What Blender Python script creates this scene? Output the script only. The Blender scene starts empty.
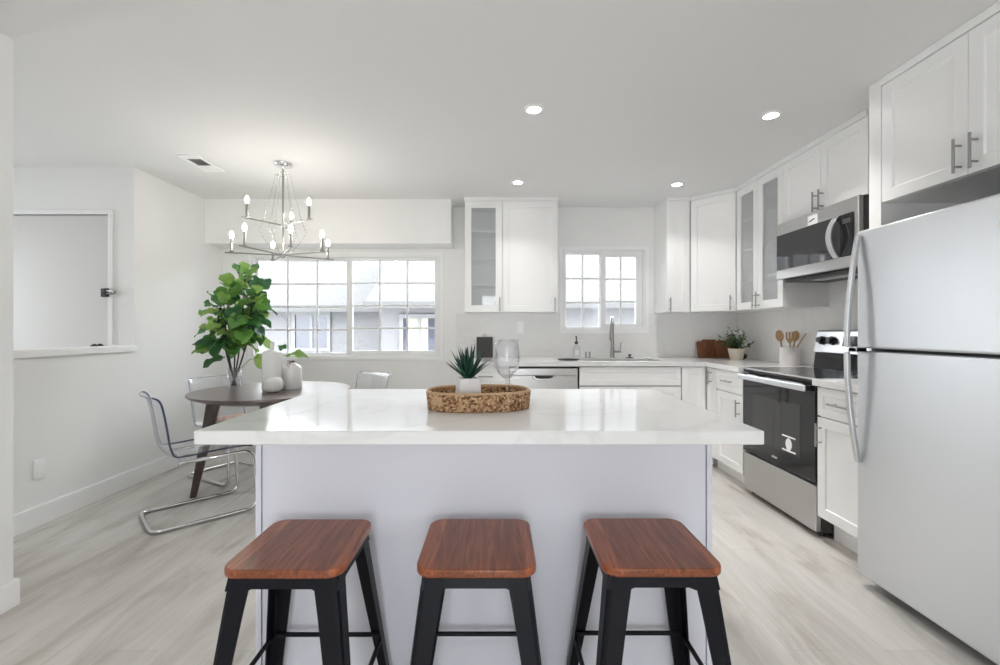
import bpy, bmesh, math, random
from mathutils import Vector, Matrix
random.seed(7)
S = bpy.context.scene
COL = S.collection
PI = math.pi

# ------------------------------------------------------------------ camera
cam = bpy.data.cameras.new('camera')
cam.sensor_width = 36.0
cam.lens = 16.2
cam.shift_x = 0.003
cam.shift_y = -0.0025
cam.clip_start = 0.02
cam_o = bpy.data.objects.new('camera', cam)
cam_o.location = (0, 0, 1.19)
cam_o.rotation_euler = (PI / 2, 0, 0)
COL.objects.link(cam_o)
S.camera = cam_o

# ------------------------------------------------------------------ world, lights, exposure
S.view_settings.view_transform = 'Standard'
S.view_settings.look = 'None'
S.view_settings.gamma = 1
S.view_settings.use_curve_mapping = False
S.view_settings.exposure = 1.48
S.cycles.max_bounces = 14
S.cycles.diffuse_bounces = 8
S.cycles.transparent_max_bounces = 24
S.cycles.sample_clamp_indirect = 6
S.cycles.caustics_reflective = False
S.cycles.caustics_refractive = False
W = bpy.data.worlds.new('sky')
S.world = W
W.use_nodes = True
bg = W.node_tree.nodes['Background']
bg.inputs[0].default_value = (0.955, 0.975, 1.0, 1)
bg.inputs[1].default_value = 4.7

def portal(loc, rot, sx, sy):
    l = bpy.data.lights.new('sky_portal', 'AREA')
    l.shape = 'RECTANGLE'; l.size = sx; l.size_y = sy
    l.cycles.is_portal = True
    o = bpy.data.objects.new('sky_portal', l)
    o.location = loc; o.rotation_euler = rot
    COL.objects.link(o)
portal((-1.54, 4.75, 1.42), (-PI / 2, 0, 0), 1.95, 1.06)
portal((1.09, 4.75, 1.6), (-PI / 2, 0, 0), 0.87, 0.85)
portal((0.1, -3.65, 1.15), (PI / 2, 0, 0), 1.1, 2.1)
portal((-4.85, 2.7, 1.3), (0, -PI / 2, 0), 1.7, 0.44)
portal((2.7, -1.2, 1.4), (0, PI / 2, 0), 1.3, 0.7)

def downlamp(x, y, power):
    l = bpy.data.lights.new('ceiling_lamp', 'AREA')
    l.shape = 'DISK'; l.size = 0.09; l.energy = power; l.color = (1, 0.985, 0.96); l.spread = math.radians(105)
    o = bpy.data.objects.new('ceiling_lamp', l)
    o.location = (x, y, 2.425)
    COL.objects.link(o)
LAMPS = [(0.209, 2.545), (1.593, 2.616), (0.177, 3.80), (1.541, 3.853)]
LAMPS_ADDED = [(-0.9, -0.3), (0.9, -0.3), (-0.9, -2.2), (0.9, -2.2)]  # unseen fill lamps, added to light the kitchen from behind the camera
for x, y in LAMPS: downlamp(x, y, 2.3 if y < 3 else 1.0)
for x, y in LAMPS_ADDED: downlamp(x, y, 1.5)

# ------------------------------------------------------------------ material helpers
def newmat(name):
    m = bpy.data.materials.new(name); m.use_nodes = True
    nt = m.node_tree
    return m, nt, nt.nodes['Principled BSDF'], nt.nodes, nt.links

def pmat(name, col, rough=0.5, metal=0.0, spec=0.5, bump=None, coat=0.0):
    m, nt, b, N, L = newmat(name)
    b.inputs['Base Color'].default_value = (*col, 1)
    b.inputs['Roughness'].default_value = rough
    b.inputs['Metallic'].default_value = metal
    b.inputs['Specular IOR Level'].default_value = spec
    b.inputs['Coat Weight'].default_value = coat
    if bump:
        tc = N.new('ShaderNodeTexCoord')
        n = N.new('ShaderNodeTexNoise'); n.inputs['Scale'].default_value = bump[0]
        n.inputs['Detail'].default_value = 3
        L.new(tc.outputs['Object'], n.inputs['Vector'])
        bp = N.new('ShaderNodeBump'); bp.inputs['Strength'].default_value = bump[1]
        bp.inputs['Distance'].default_value = bump[2] if len(bump) > 2 else 0.002
        L.new(n.outputs['Fac'], bp.inputs['Height']); L.new(bp.outputs['Normal'], b.inputs['Normal'])
    return m

def ramp(N, stops):
    r = N.new('ShaderNodeValToRGB'); e = r.color_ramp.elements
    e[0].position, e[0].color = stops[0][0], (*stops[0][1], 1)
    e[1].position, e[1].color = stops[-1][0], (*stops[-1][1], 1)
    for p, c in stops[1:-1]:
        q = e.new(p); q.color = (*c, 1)
    return r

def mapping(N, L, scale=(1, 1, 1), rot=(0, 0, 0), out='Object'):
    tc = N.new('ShaderNodeTexCoord'); mp = N.new('ShaderNodeMapping')
    mp.inputs['Scale'].default_value = scale; mp.inputs['Rotation'].default_value = rot
    L.new(tc.outputs[out], mp.inputs['Vector'])
    return mp

def glassmat(name, tint=(1, 1, 1), base=0.04, top=0.9, rough=0.0, haze=0.0):
    m = bpy.data.materials.new(name); m.use_nodes = True
    nt = m.node_tree; N = nt.nodes; L = nt.links
    N.remove(N['Principled BSDF'])
    out = N['Material Output']
    tr = N.new('ShaderNodeBsdfTransparent'); tr.inputs[0].default_value = (*tint, 1)
    gl = N.new('ShaderNodeBsdfGlossy'); gl.inputs['Roughness'].default_value = rough
    lw = N.new('ShaderNodeLayerWeight'); lw.inputs['Blend'].default_value = 0.25
    mr = N.new('ShaderNodeMapRange')
    mr.inputs['To Min'].default_value = base; mr.inputs['To Max'].default_value = top
    L.new(lw.outputs['Fresnel'], mr.inputs['Value'])
    mx = N.new('ShaderNodeMixShader')
    L.new(mr.outputs[0], mx.inputs[0]); L.new(tr.outputs[0], mx.inputs[1]); L.new(gl.outputs[0], mx.inputs[2])
    last = mx
    if haze:
        df = N.new('ShaderNodeBsdfDiffuse'); df.inputs[0].default_value = (0.9, 0.92, 0.95, 1)
        m2 = N.new('ShaderNodeMixShader'); m2.inputs[0].default_value = haze
        L.new(mx.outputs[0], m2.inputs[1]); L.new(df.outputs[0], m2.inputs[2]); last = m2
    L.new(last.outputs[0], out.inputs[0])
    return m

def emat(name, col, s):
    m, nt, b, N, L = newmat(name)
    b.inputs['Base Color'].default_value = (*col, 1)
    b.inputs['Emission Color'].default_value = (*col, 1)
    b.inputs['Emission Strength'].default_value = s
    return m

M = {}
M['wall'] = pmat('wall_paint', (0.86, 0.858, 0.85), 0.65, bump=(90, 0.08, 0.001))
M['ceiling'] = pmat('ceiling_paint', (0.80, 0.80, 0.795), 0.75, bump=(70, 0.12, 0.001))
M['trim'] = pmat('trim_paint', (0.91, 0.91, 0.91), 0.35)
M['door'] = pmat('door_paint', (0.70, 0.69, 0.675), 0.4)
M['cab'] = pmat('cabinet_paint', (0.88, 0.878, 0.875), 0.32)
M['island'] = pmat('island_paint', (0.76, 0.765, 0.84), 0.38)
M['cab_in'] = pmat('cabinet_interior', (0.62, 0.63, 0.63), 0.5)
M['vinyl'] = pmat('window_vinyl', (0.86, 0.86, 0.86), 0.35)
M['nickel'] = pmat('brushed_nickel', (0.36, 0.35, 0.34), 0.3, 1)
M['chrome'] = pmat('chrome', (0.78, 0.78, 0.79), 0.07, 1)
M['black_gloss'] = pmat('black_glass', (0.012, 0.012, 0.014), 0.04, 0, 0.6)
M['mw_gloss'] = pmat('microwave_glass', (0.02, 0.02, 0.022), 0.05, 0, 0.9)
M['black'] = pmat('black_plastic', (0.015, 0.015, 0.016), 0.4)
M['dark_side'] = pmat('dark_grey_enamel', (0.05, 0.045, 0.045), 0.45)
M['stool_metal'] = pmat('black_powder_coat', (0.004, 0.0045, 0.008), 0.42, 0.0, 0.22)
M['white_plastic'] = pmat('white_plastic', (0.93, 0.93, 0.93), 0.35)
M['ceramic'] = pmat('white_ceramic', (0.80, 0.79, 0.78), 0.28, bump=(60, 0.1, 0.001))
M['ceramic_matt'] = pmat('matt_white_ceramic', (0.74, 0.72, 0.71), 0.55, bump=(160, 0.35, 0.002))
M['crock'] = pmat('crock_glaze', (0.82, 0.78, 0.775), 0.3)
M['pot_beige'] = pmat('beige_stoneware', (0.66, 0.60, 0.49), 0.6, bump=(120, 0.3, 0.001))
M['soil'] = pmat('dark_soil', (0.03, 0.022, 0.015), 0.9, bump=(140, 0.6, 0.003))
M['slate'] = pmat('grey_slate', (0.055, 0.055, 0.055), 0.55, bump=(40, 0.3, 0.001))
M['twine'] = pmat('brown_twine', (0.16, 0.10, 0.06), 0.8)
M['stem'] = pmat('dark_stem', (0.035, 0.025, 0.03), 0.6)
M['brown'] = pmat('dark_brown', (0.05, 0.025, 0.015), 0.5, bump=(60, 0.4, 0.003))
M['glass'] = glassmat('window_glass', (0.97, 0.985, 0.99), 0.02, 0.8)
M['cab_glass'] = glassmat('cabinet_glass', (0.97, 0.98, 0.98), 0.03, 0.5, haze=0.2)
M['clear'] = glassmat('clear_glass', (0.985, 0.985, 0.99), 0.03, 0.4, haze=0.07)
M['acrylic'] = glassmat('clear_acrylic', (0.985, 0.988, 0.995), 0.02, 0.35, 0.05, haze=0.13)
M['acrylic_edge'] = glassmat('blue_acrylic_edge', (0.16, 0.20, 0.42), 0.08, 0.5, 0.1, haze=0.03)
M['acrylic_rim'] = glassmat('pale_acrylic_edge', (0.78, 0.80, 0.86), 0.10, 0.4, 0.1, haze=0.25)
M['crystal'] = glassmat('crystal', (0.94, 0.94, 0.94), 0.2, 0.9, 0.02, haze=0.05)
M['lens'] = emat('lamp_lens', (1, 0.97, 0.93), 14)
M['bulb'] = emat('bulb_glow', (1, 0.93, 0.84), 40)
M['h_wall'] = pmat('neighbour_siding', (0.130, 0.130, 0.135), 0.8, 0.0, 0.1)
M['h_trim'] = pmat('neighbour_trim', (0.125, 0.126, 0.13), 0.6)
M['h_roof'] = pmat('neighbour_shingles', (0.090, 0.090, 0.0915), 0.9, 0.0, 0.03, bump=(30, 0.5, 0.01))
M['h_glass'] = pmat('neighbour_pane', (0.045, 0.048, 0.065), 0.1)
M['curtain'] = pmat('cream_curtain', (0.23, 0.22, 0.185), 0.8)
M['ground'] = pmat('pale_concrete', (0.5, 0.5, 0.5), 0.9, bump=(12, 0.4, 0.01))

def stainless(name, col, rough, axis):
    m, nt, b, N, L = newmat(name)
    sc = [3, 3, 3]; sc = [4 if i == axis else 260 for i in range(3)]
    mp = mapping(N, L, tuple(sc))
    n = N.new('ShaderNodeTexNoise'); n.inputs['Scale'].default_value = 1; n.inputs['Detail'].default_value = 2
    L.new(mp.outputs[0], n.inputs['Vector'])
    mr = N.new('ShaderNodeMapRange'); mr.inputs['To Min'].default_value = rough - 0.03; mr.inputs['To Max'].default_value = rough + 0.04
    L.new(n.outputs['Fac'], mr.inputs['Value']); L.new(mr.outputs[0], b.inputs['Roughness'])
    b.inputs['Base Color'].default_value = (*col, 1); b.inputs['Metallic'].default_value = 1
    b.inputs['Anisotropic'].default_value = 0.75; b.inputs['Anisotropic Rotation'].default_value = 0.25
    tg = N.new('ShaderNodeTangent'); tg.direction_type = 'RADIAL'; tg.axis = 'Z'; L.new(tg.outputs[0], b.inputs['Tangent'])
    bp = N.new('ShaderNodeBump'); bp.inputs['Strength'].default_value = 0.006; bp.inputs['Distance'].default_value = 0.001
    L.new(n.outputs['Fac'], bp.inputs['Height']); L.new(bp.outputs['Normal'], b.inputs['Normal'])
    return m
M['steel'] = stainless('brushed_steel', (0.67, 0.682, 0.70), 0.37, 1)
M['steel_x'] = stainless('brushed_steel_wide', (0.62, 0.62, 0.62), 0.28, 0)
M['steel_warm'] = stainless('brushed_steel_warm', (0.56, 0.55, 0.54), 0.34, 1)

def marble(name, base, vein, amount, scale, rough):
    m, nt, b, N, L = newmat(name)
    mp = mapping(N, L, (scale, scale, scale), (0.3, 0.5, 0.7))
    n1 = N.new('ShaderNodeTexNoise'); n1.inputs['Scale'].default_value = 1.1; n1.inputs['Detail'].default_value = 6
    n1.inputs['Distortion'].default_value = 1.2
    L.new(mp.outputs[0], n1.inputs['Vector'])
    r = ramp(N, [(0.475, (0, 0, 0)), (0.5, (1, 1, 1)), (0.525, (0, 0, 0))])
    L.new(n1.outputs['Fac'], r.inputs[0])
    n2 = N.new('ShaderNodeTexNoise'); n2.inputs['Scale'].default_value = 1.7
    L.new(mp.outputs[0], n2.inputs['Vector'])
    mu = N.new('ShaderNodeMath'); mu.operation = 'MULTIPLY'
    L.new(r.outputs[0], mu.inputs[0]); L.new(n2.outputs['Fac'], mu.inputs[1])
    mu2 = N.new('ShaderNodeMath'); mu2.operation = 'MULTIPLY'; mu2.inputs[1].default_value = amount
    L.new(mu.outputs[0], mu2.inputs[0])
    mx = N.new('ShaderNodeMixRGB'); mx.inputs[1].default_value = (*base, 1); mx.inputs[2].default_value = (*vein, 1)
    L.new(mu2.outputs[0], mx.inputs[0]); L.new(mx.outputs[0], b.inputs['Base Color'])
    b.inputs['Roughness'].default_value = rough
    b.inputs['Specular IOR Level'].default_value = 0.2
    return m
M['quartz'] = marble('white_quartz', (0.79, 0.787, 0.785), (0.56, 0.55, 0.54), 0.5, 1.3, 0.09)
M['splash'] = marble('backsplash_slab', (0.82, 0.815, 0.805), (0.62, 0.61, 0.60), 0.28, 2.0, 0.22)

def floor_mat():
    m, nt, b, N, L = newmat('vinyl_plank_floor')
    mp = mapping(N, L, (1, 1, 1), (0, 0, PI / 2))
    br = N.new('ShaderNodeTexBrick')
    br.offset = 0.37; br.inputs['Scale'].default_value = 1
    br.inputs['Brick Width'].default_value = 1.22; br.inputs['Row Height'].default_value = 0.18
    br.inputs['Mortar Size'].default_value = 0.0012; br.inputs['Mortar Smooth'].default_value = 0.3
    br.inputs['Color1'].default_value = (0.64, 0.62, 0.59, 1); br.inputs['Color2'].default_value = (0.71, 0.69, 0.665, 1)
    br.inputs['Mortar'].default_value = (0.54, 0.52, 0.49, 1)
    br.inputs['Bias'].default_value = 0.0
    L.new(mp.outputs[0], br.inputs['Vector'])
    mp2 = mapping(N, L, (5.5, 1.0, 1))
    n = N.new('ShaderNodeTexNoise'); n.inputs['Scale'].default_value = 1.0; n.inputs['Detail'].default_value = 6
    n.inputs['Roughness'].default_value = 0.6; n.inputs['Distortion'].default_value = 1.0
    L.new(mp2.outputs[0], n.inputs['Vector'])
    r = ramp(N, [(0.30, (0.62, 0.585, 0.55)), (0.5, (0.90, 0.885, 0.865)), (0.72, (1.02, 1.02, 1.02))])
    L.new(n.outputs['Fac'], r.inputs[0])
    mp3 = mapping(N, L, (60, 2.2, 1))
    n3 = N.new('ShaderNodeTexNoise'); n3.inputs['Scale'].default_value = 1.0; n3.inputs['Detail'].default_value = 4
    L.new(mp3.outputs[0], n3.inputs['Vector'])
    r3 = ramp(N, [(0.3, (0.93, 0.925, 0.92)), (0.7, (1.03, 1.03, 1.03))])
    L.new(n3.outputs['Fac'], r3.inputs[0])
    mx = N.new('ShaderNodeMixRGB'); mx.blend_type = 'MULTIPLY'; mx.inputs[0].default_value = 1
    L.new(br.outputs['Color'], mx.inputs[1]); L.new(r.outputs[0], mx.inputs[2])
    mx3 = N.new('ShaderNodeMixRGB'); mx3.blend_type = 'MULTIPLY'; mx3.inputs[0].default_value = 1
    L.new(mx.outputs[0], mx3.inputs[1]); L.new(r3.outputs[0], mx3.inputs[2])
    L.new(mx3.outputs[0], b.inputs['Base Color'])
    b.inputs['Roughness'].default_value = 0.42
    bp = N.new('ShaderNodeBump'); bp.inputs['Strength'].default_value = 0.08; bp.inputs['Distance'].default_value = 0.002
    L.new(n3.outputs['Fac'], bp.inputs['Height']); L.new(bp.outputs['Normal'], b.inputs['Normal'])
    return m
M['floor'] = floor_mat()

def wood(name, dark, mid, light, grain=(18, 2.0, 18), rough=0.35, plank=None, coat=0.0):
    m, nt, b, N, L = newmat(name)
    mp = mapping(N, L, grain)
    n = N.new('ShaderNodeTexNoise'); n.inputs['Scale'].default_value = 1.6; n.inputs['Detail'].default_value = 7
    n.inputs['Distortion'].default_value = 1.6; n.inputs['Roughness'].default_value = 0.65
    L.new(mp.outputs[0], n.inputs['Vector'])
    r = ramp(N, [(0.3, dark), (0.5, mid), (0.72, light)])
    L.new(n.outputs['Fac'], r.inputs[0])
    col = r.outputs[0]
    if plank:
        mpb = mapping(N, L, (1, 1, 1), (0, 0, PI / 2)); mpb.inputs['Location'].default_value = (1.3, 0.03, 0)
        br = N.new('ShaderNodeTexBrick'); br.inputs['Scale'].default_value = 1; br.offset = 0.3
        br.inputs['Brick Width'].default_value = 3.0; br.inputs['Row Height'].default_value = plank
        br.inputs['Mortar Size'].default_value = 0.0006
        br.inputs['Color1'].default_value = (0.70, 0.68, 0.66, 1); br.inputs['Color2'].default_value = (1.25, 1.22, 1.2, 1)
        br.inputs['Mortar'].default_value = (0.4, 0.35, 0.3, 1)
        L.new(mpb.outputs[0], br.inputs['Vector'])
        mx = N.new('ShaderNodeMixRGB'); mx.blend_type = 'MULTIPLY'; mx.inputs[0].default_value = 1
        L.new(col, mx.inputs[1]); L.new(br.outputs['Color'], mx.inputs[2]); col = mx.outputs[0]
    L.new(col, b.inputs['Base Color'])
    b.inputs['Roughness'].default_value = rough
    b.inputs['Coat Weight'].default_value = coat
    b.inputs['Coat Roughness'].default_value = 0.15
    return m
M['seat_wood'] = wood('stool_walnut', (0.115, 0.030, 0.011), (0.255, 0.070, 0.025), (0.40, 0.130, 0.050), (26, 2.2, 26), 0.32, 0.074, 0.15)
M['table_wood'] = wood('grey_walnut', (0.075, 0.055, 0.05), (0.12, 0.092, 0.082), (0.17, 0.135, 0.12), (3, 22, 22), 0.28, None, 0.2)
M['leg_wood'] = wood('dark_walnut', (0.03, 0.018, 0.014), (0.055, 0.033, 0.026), (0.085, 0.052, 0.04), (24, 24, 2.5), 0.4)
M['board_wood'] = wood('acacia_board', (0.10, 0.035, 0.015), (0.20, 0.075, 0.03), (0.31, 0.135, 0.058), (26, 26, 3), 0.45)
M['spoon_wood'] = wood('beech', (0.44, 0.28, 0.15), (0.56, 0.38, 0.22), (0.66, 0.47, 0.29), (20, 20, 3), 0.55)

def foliage_mat(name, stops, rough=0.4):
    m, nt, b, N, L = newmat(name)
    g = N.new('ShaderNodeNewGeometry')
    r = ramp(N, stops)
    L.new(g.outputs['Random Per Island'], r.inputs[0])
    L.new(r.outputs[0], b.inputs['Base Color'])
    b.inputs['Roughness'].default_value = rough
    tl = N.new('ShaderNodeBsdfTranslucent'); L.new(r.outputs[0], tl.inputs[0])
    mx = N.new('ShaderNodeMixShader'); mx.inputs[0].default_value = 0.3
    L.new(b.outputs[0], mx.inputs[1]); L.new(tl.outputs[0], mx.inputs[2])
    L.new(mx.outputs[0], N['Material Output'].inputs[0])
    return m
M['fig'] = foliage_mat('fig_leaf', [(0, (0.03, 0.11, 0.055)), (0.4, (0.08, 0.23, 0.07)), (0.7, (0.19, 0.40, 0.08)), (1, (0.40, 0.56, 0.16))], 0.32)
M['succulent'] = foliage_mat('succulent_leaf', [(0, (0.008, 0.045, 0.035)), (1, (0.03, 0.13, 0.08))], 0.45)
M['herb'] = foliage_mat('herb_leaf', [(0, (0.03, 0.075, 0.025)), (1, (0.12, 0.20, 0.07))], 0.5)

def basket_mat():
    m, nt, b, N, L = newmat('woven_seagrass')
    mp = mapping(N, L, (1, 1, 1))
    v = N.new('ShaderNodeTexVoronoi'); v.inputs['Scale'].default_value = 75
    L.new(mp.outputs[0], v.inputs['Vector'])
    v2 = N.new('ShaderNodeTexVoronoi'); v2.inputs['Scale'].default_value = 150
    L.new(mp.outputs[0], v2.inputs['Vector'])
    sp = N.new('ShaderNodeSeparateColor'); L.new(v2.outputs['Color'], sp.inputs[0])
    r = ramp(N, [(0.0, (0.10, 0.042, 0.016)), (0.35, (0.27, 0.14, 0.062)), (0.7, (0.48, 0.29, 0.15)), (1.0, (0.62, 0.43, 0.26))])
    L.new(sp.outputs[0], r.inputs[0])
    L.new(r.outputs[0], b.inputs['Base Color']); b.inputs['Roughness'].default_value = 0.75
    bp = N.new('ShaderNodeBump'); bp.inputs['Strength'].default_value = 0.7; bp.inputs['Distance'].default_value = 0.003
    L.new(v.outputs['Distance'], bp.inputs['Height']); L.new(bp.outputs['Normal'], b.inputs['Normal'])
    return m
M['basket'] = basket_mat()
M['rim'] = wood('pale_seagrass_rim', (0.36, 0.22, 0.12), (0.50, 0.33, 0.19), (0.60, 0.42, 0.26), (60, 60, 60), 0.7)

def cushion_mat():
    m, nt, b, N, L = newmat('patterned_cushion')
    mp = mapping(N, L, (1, 1, 1))
    v = N.new('ShaderNodeTexVoronoi'); v.inputs['Scale'].default_value = 45
    L.new(mp.outputs[0], v.inputs['Vector'])
    r = ramp(N, [(0.2, (0.22, 0.10, 0.07)), (0.45, (0.62, 0.52, 0.45)), (0.7, (0.36, 0.20, 0.14))])
    L.new(v.outputs['Distance'], r.inputs[0]); L.new(r.outputs[0], b.inputs['Base Color'])
    b.inputs['Roughness'].default_value = 0.9
    return m
M['cushion'] = cushion_mat()

# ------------------------------------------------------------------ object helpers
def wl(o):
    v = Vector((0, 0, 0))
    while o is not None:
        v += o.location; o = o.parent
    return v

class MB:
    """collects shapes; build() links them as one mesh object"""
    def __init__(s): s.b = bmesh.new()
    def quadbox(s, p):
        vs = [s.b.verts.new(q) for q in p]
        for f in ((0, 3, 2, 1), (4, 5, 6, 7), (0, 1, 5, 4), (1, 2, 6, 5), (2, 3, 7, 6), (3, 0, 4, 7)):
            s.b.faces.new([vs[i] for i in f])
        return s
    def box(s, x0, x1, y0, y1, z0, z1):
        return s.quadbox([(x0, y0, z0), (x1, y0, z0), (x1, y1, z0), (x0, y1, z0), (x0, y0, z1), (x1, y0, z1), (x1, y1, z1), (x0, y1, z1)])
    def obox(s, F, u0, u1, n0, n1, v0, v1):
        return s.quadbox([F(u0, v0, n0), F(u1, v0, n0), F(u1, v0, n1), F(u0, v0, n1), F(u0, v1, n0), F(u1, v1, n0), F(u1, v1, n1), F(u0, v1, n1)])
    def lathe(s, prof, c=(0, 0, 0), n=32, sx=1, sy=1, cap=True):
        rings = []
        for r, z in prof:
            if r < 1e-6:
                rings.append([s.b.verts.new((c[0], c[1], c[2] + z))])
            else:
                rings.append([s.b.verts.new((c[0] + r * sx * math.cos(2 * PI * i / n), c[1] + r * sy * math.sin(2 * PI * i / n), c[2] + z)) for i in range(n)])
        for a, b in zip(rings, rings[1:]):
            for i in range(n):
                j = (i + 1) % n
                if len(a) == 1 and len(b) == 1: continue
                if len(a) == 1: s.b.faces.new((a[0], b[i], b[j]))
                elif len(b) == 1: s.b.faces.new((a[i], b[0], a[j]))
                else: s.b.faces.new((a[i], b[i], b[j], a[j]))
        if cap:
            for r in (rings[0], rings[-1]):
                if len(r) > 2: s.b.faces.new(r)
        return s
    def tube(s, pts, r, n=8, closed=False):
        pts = [Vector(p) for p in pts]
        rr = r if isinstance(r, (list, tuple)) else [r] * len(pts)
        rings = []; up = None
        m = len(pts)
        for i, p in enumerate(pts):
            if closed: t = pts[(i + 1) % m] - pts[i - 1]
            else: t = pts[min(i + 1, m - 1)] - pts[max(i - 1, 0)]
            t.normalize()
            if up is None:
                up = Vector((0, 0, 1)) if abs(t.z) < 0.9 else Vector((1, 0, 0))
            a = t.cross(up)
            if a.length < 1e-6: a = t.orthogonal()
            a.normalize(); b = a.cross(t).normalized(); up = b
            rings.append([s.b.verts.new(p + (a * math.cos(2 * PI * k / n) + b * math.sin(2 * PI * k / n)) * rr[i]) for k in range(n)])
        prs = list(zip(rings, rings[1:]))
        if closed: prs.append((rings[-1], rings[0]))
        for a, b in prs:
            for k in range(n):
                s.b.faces.new((a[k], a[(k + 1) % n], b[(k + 1) % n], b[k]))
        if not closed:
            s.b.faces.new(rings[0]); s.b.faces.new(rings[-1])
        return s
    def cyl(s, p0, p1, r, n=16): return s.tube([p0, p1], r, n)
    def ball(s, c, r, u=16, v=10, sc=(1, 1, 1)):
        bmesh.ops.create_uvsphere(s.b, u_segments=u, v_segments=v, radius=r, matrix=Matrix.Translation(c) @ Matrix.Diagonal((*sc, 1)))
        return s
    def prism(s, poly, z0, z1):
        a = [s.b.verts.new((x, y, z0)) for x, y in poly]; b = [s.b.verts.new((x, y, z1)) for x, y in poly]
        n = len(poly)
        s.b.faces.new(a[::-1]); s.b.faces.new(b)
        for i in range(n): s.b.faces.new((a[i], a[(i + 1) % n], b[(i + 1) % n], b[i]))
        return s
    def fprism(s, F, poly, n0, n1):
        """polygon in the (u, v) plane of a frame, extruded along n"""
        a = [s.b.verts.new(F(u, v, n0)) for u, v in poly]; b = [s.b.verts.new(F(u, v, n1)) for u, v in poly]
        n = len(poly)
        s.b.faces.new(a[::-1]); s.b.faces.new(b)
        for i in range(n): s.b.faces.new((a[i], a[(i + 1) % n], b[(i + 1) % n], b[i]))
        return s
    def shaker(s, F, u0, u1, v0, v1, rail=0.057, rec=0.009, t=0.019):
        def ring(d, n): return [s.b.verts.new(F(u, v, n)) for u, v in ((u0 + d, v0 + d), (u1 - d, v0 + d), (u1 - d, v1 - d), (u0 + d, v1 - d))]
        R = [ring(0, -t), ring(0, 0), ring(rail, 0), ring(rail + 0.003, -rec)]
        for a, b in zip(R, R[1:]):
            for i in range(4): s.b.faces.new((a[i], a[(i + 1) % 4], b[(i + 1) % 4], b[i]))
        s.b.faces.new(R[0]); s.b.faces.new(R[-1])
        return s
    def frame(s, F, u0, u1, v0, v1, w, n0, n1, wv=None):
        wv = w if wv is None else wv
        def ring(a, b, n): return [s.b.verts.new(F(u, v, n)) for u, v in ((u0 + a, v0 + b), (u1 - a, v0 + b), (u1 - a, v1 - b), (u0 + a, v1 - b))]
        R = [ring(0, 0, n0), ring(0, 0, n1), ring(w, wv, n1), ring(w, wv, n0)]
        for k in range(4):
            a, b = R[k], R[(k + 1) % 4]
            for i in range(4): s.b.faces.new((a[i], a[(i + 1) % 4], b[(i + 1) % 4], b[i]))
        return s
    def build(s, name, mat, parent=None, bevel=0, smooth=False, seg=2, normals=True, solid=0, subsurf=0, loc=None):
        if normals: bmesh.ops.recalc_face_normals(s.b, faces=s.b.faces)
        off = wl(parent) if parent is not None else Vector((0, 0, 0))
        if loc is not None and parent is None: off = Vector(loc)
        bmesh.ops.translate(s.b, verts=s.b.verts, vec=-off)
        me = bpy.data.meshes.new(name); s.b.to_mesh(me); s.b.free()
        me.materials.append(mat)
        if smooth:
            for p in me.polygons: p.use_smooth = True
            if smooth != 'all': me.set_sharp_from_angle(angle=math.radians(40))
        o = bpy.data.objects.new(name, me); COL.objects.link(o)
        if parent is not None: o.parent = parent
        elif loc is not None: o.location = loc
        if solid:
            md = o.modifiers.new('solid', 'SOLIDIFY'); md.thickness = solid; md.offset = 0
        if subsurf:
            md = o.modifiers.new('sub', 'SUBSURF'); md.levels = subsurf; md.render_levels = subsurf
        if bevel:
            md = o.modifiers.new('bevel', 'BEVEL'); md.width = bevel; md.segments = seg
            md.limit_method = 'ANGLE'; md.angle_limit = math.radians(40)
        return o

def FR(O, U, N):
    """frame: F(u, v, n) -> O + U*u + Z*v + N*n"""
    O, U, N = Vector(O), Vector(U).normalized(), Vector(N).normalized()
    Z = Vector((0, 0, 1))
    return lambda u, v, n=0: O + U * u + Z * v + N * n

def thing(name, label, cat, loc=(0, 0, 0), rz=0, group=None):
    o = bpy.data.objects.new(name, None); COL.objects.link(o)
    o.empty_display_size = 0.1
    o.location = loc; o.rotation_euler = (0, 0, rz)
    o['label'] = label; o['category'] = cat
    if group: o['group'] = group
    return o
def tag(o, label, cat, group=None, kind=None):
    o['label'] = label; o['category'] = cat
    if group: o['group'] = group
    if kind: o['kind'] = kind
    return o
def struct(o, label=None):
    o['kind'] = 'structure'
    if label: o['label'] = label
    return o
def sempty(name, label, loc=(0, 0, 0)):
    o = bpy.data.objects.new(name, None); COL.objects.link(o); o.location = loc
    o['kind'] = 'structure'; o['label'] = label
    return o
def copy_tree(o, parent=None):
    c = o.copy(); COL.objects.link(c)
    if parent is not None: c.parent = parent
    for ch in list(o.children): copy_tree(ch, c)
    return c

# ================================================================== ROOM SHELL
CE = 2.44; BW = 4.58; RW = 2.45; LW = -2.79
struct(MB().box(-4.8, 2.65, -3.7, 4.75, -0.1, 0).build('floor', M['floor']), 'light grey oak plank floor')
struct(MB().box(-4.8, 2.65, -3.7, 4.75, CE, CE + 0.1).build('ceiling', M['ceiling']), 'smooth white ceiling')
DW0, DW1, DZ0, DZ1 = -2.50, -0.575, 0.905, 1.95      # dining window opening
KW0, KW1, KZ0, KZ1 = 0.672, 1.508, 1.19, 2.02        # kitchen window opening
b = MB(); y0, y1 = BW, BW + 0.15
b.box(-2.95, DW0, y0, y1, 0, CE).box(DW0, DW1, y0, y1, 0, DZ0).box(DW0, DW1, y0, y1, DZ1, CE)
b.box(DW1, KW0, y0, y1, 0, CE).box(KW0, KW1, y0, y1, 0, KZ0).box(KW0, KW1, y0, y1, KZ1, CE).box(KW1, RW + 0.15, y0, y1, 0, CE)
struct(b.build('wall_back', M['wall']), 'white back wall with two windows')
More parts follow.
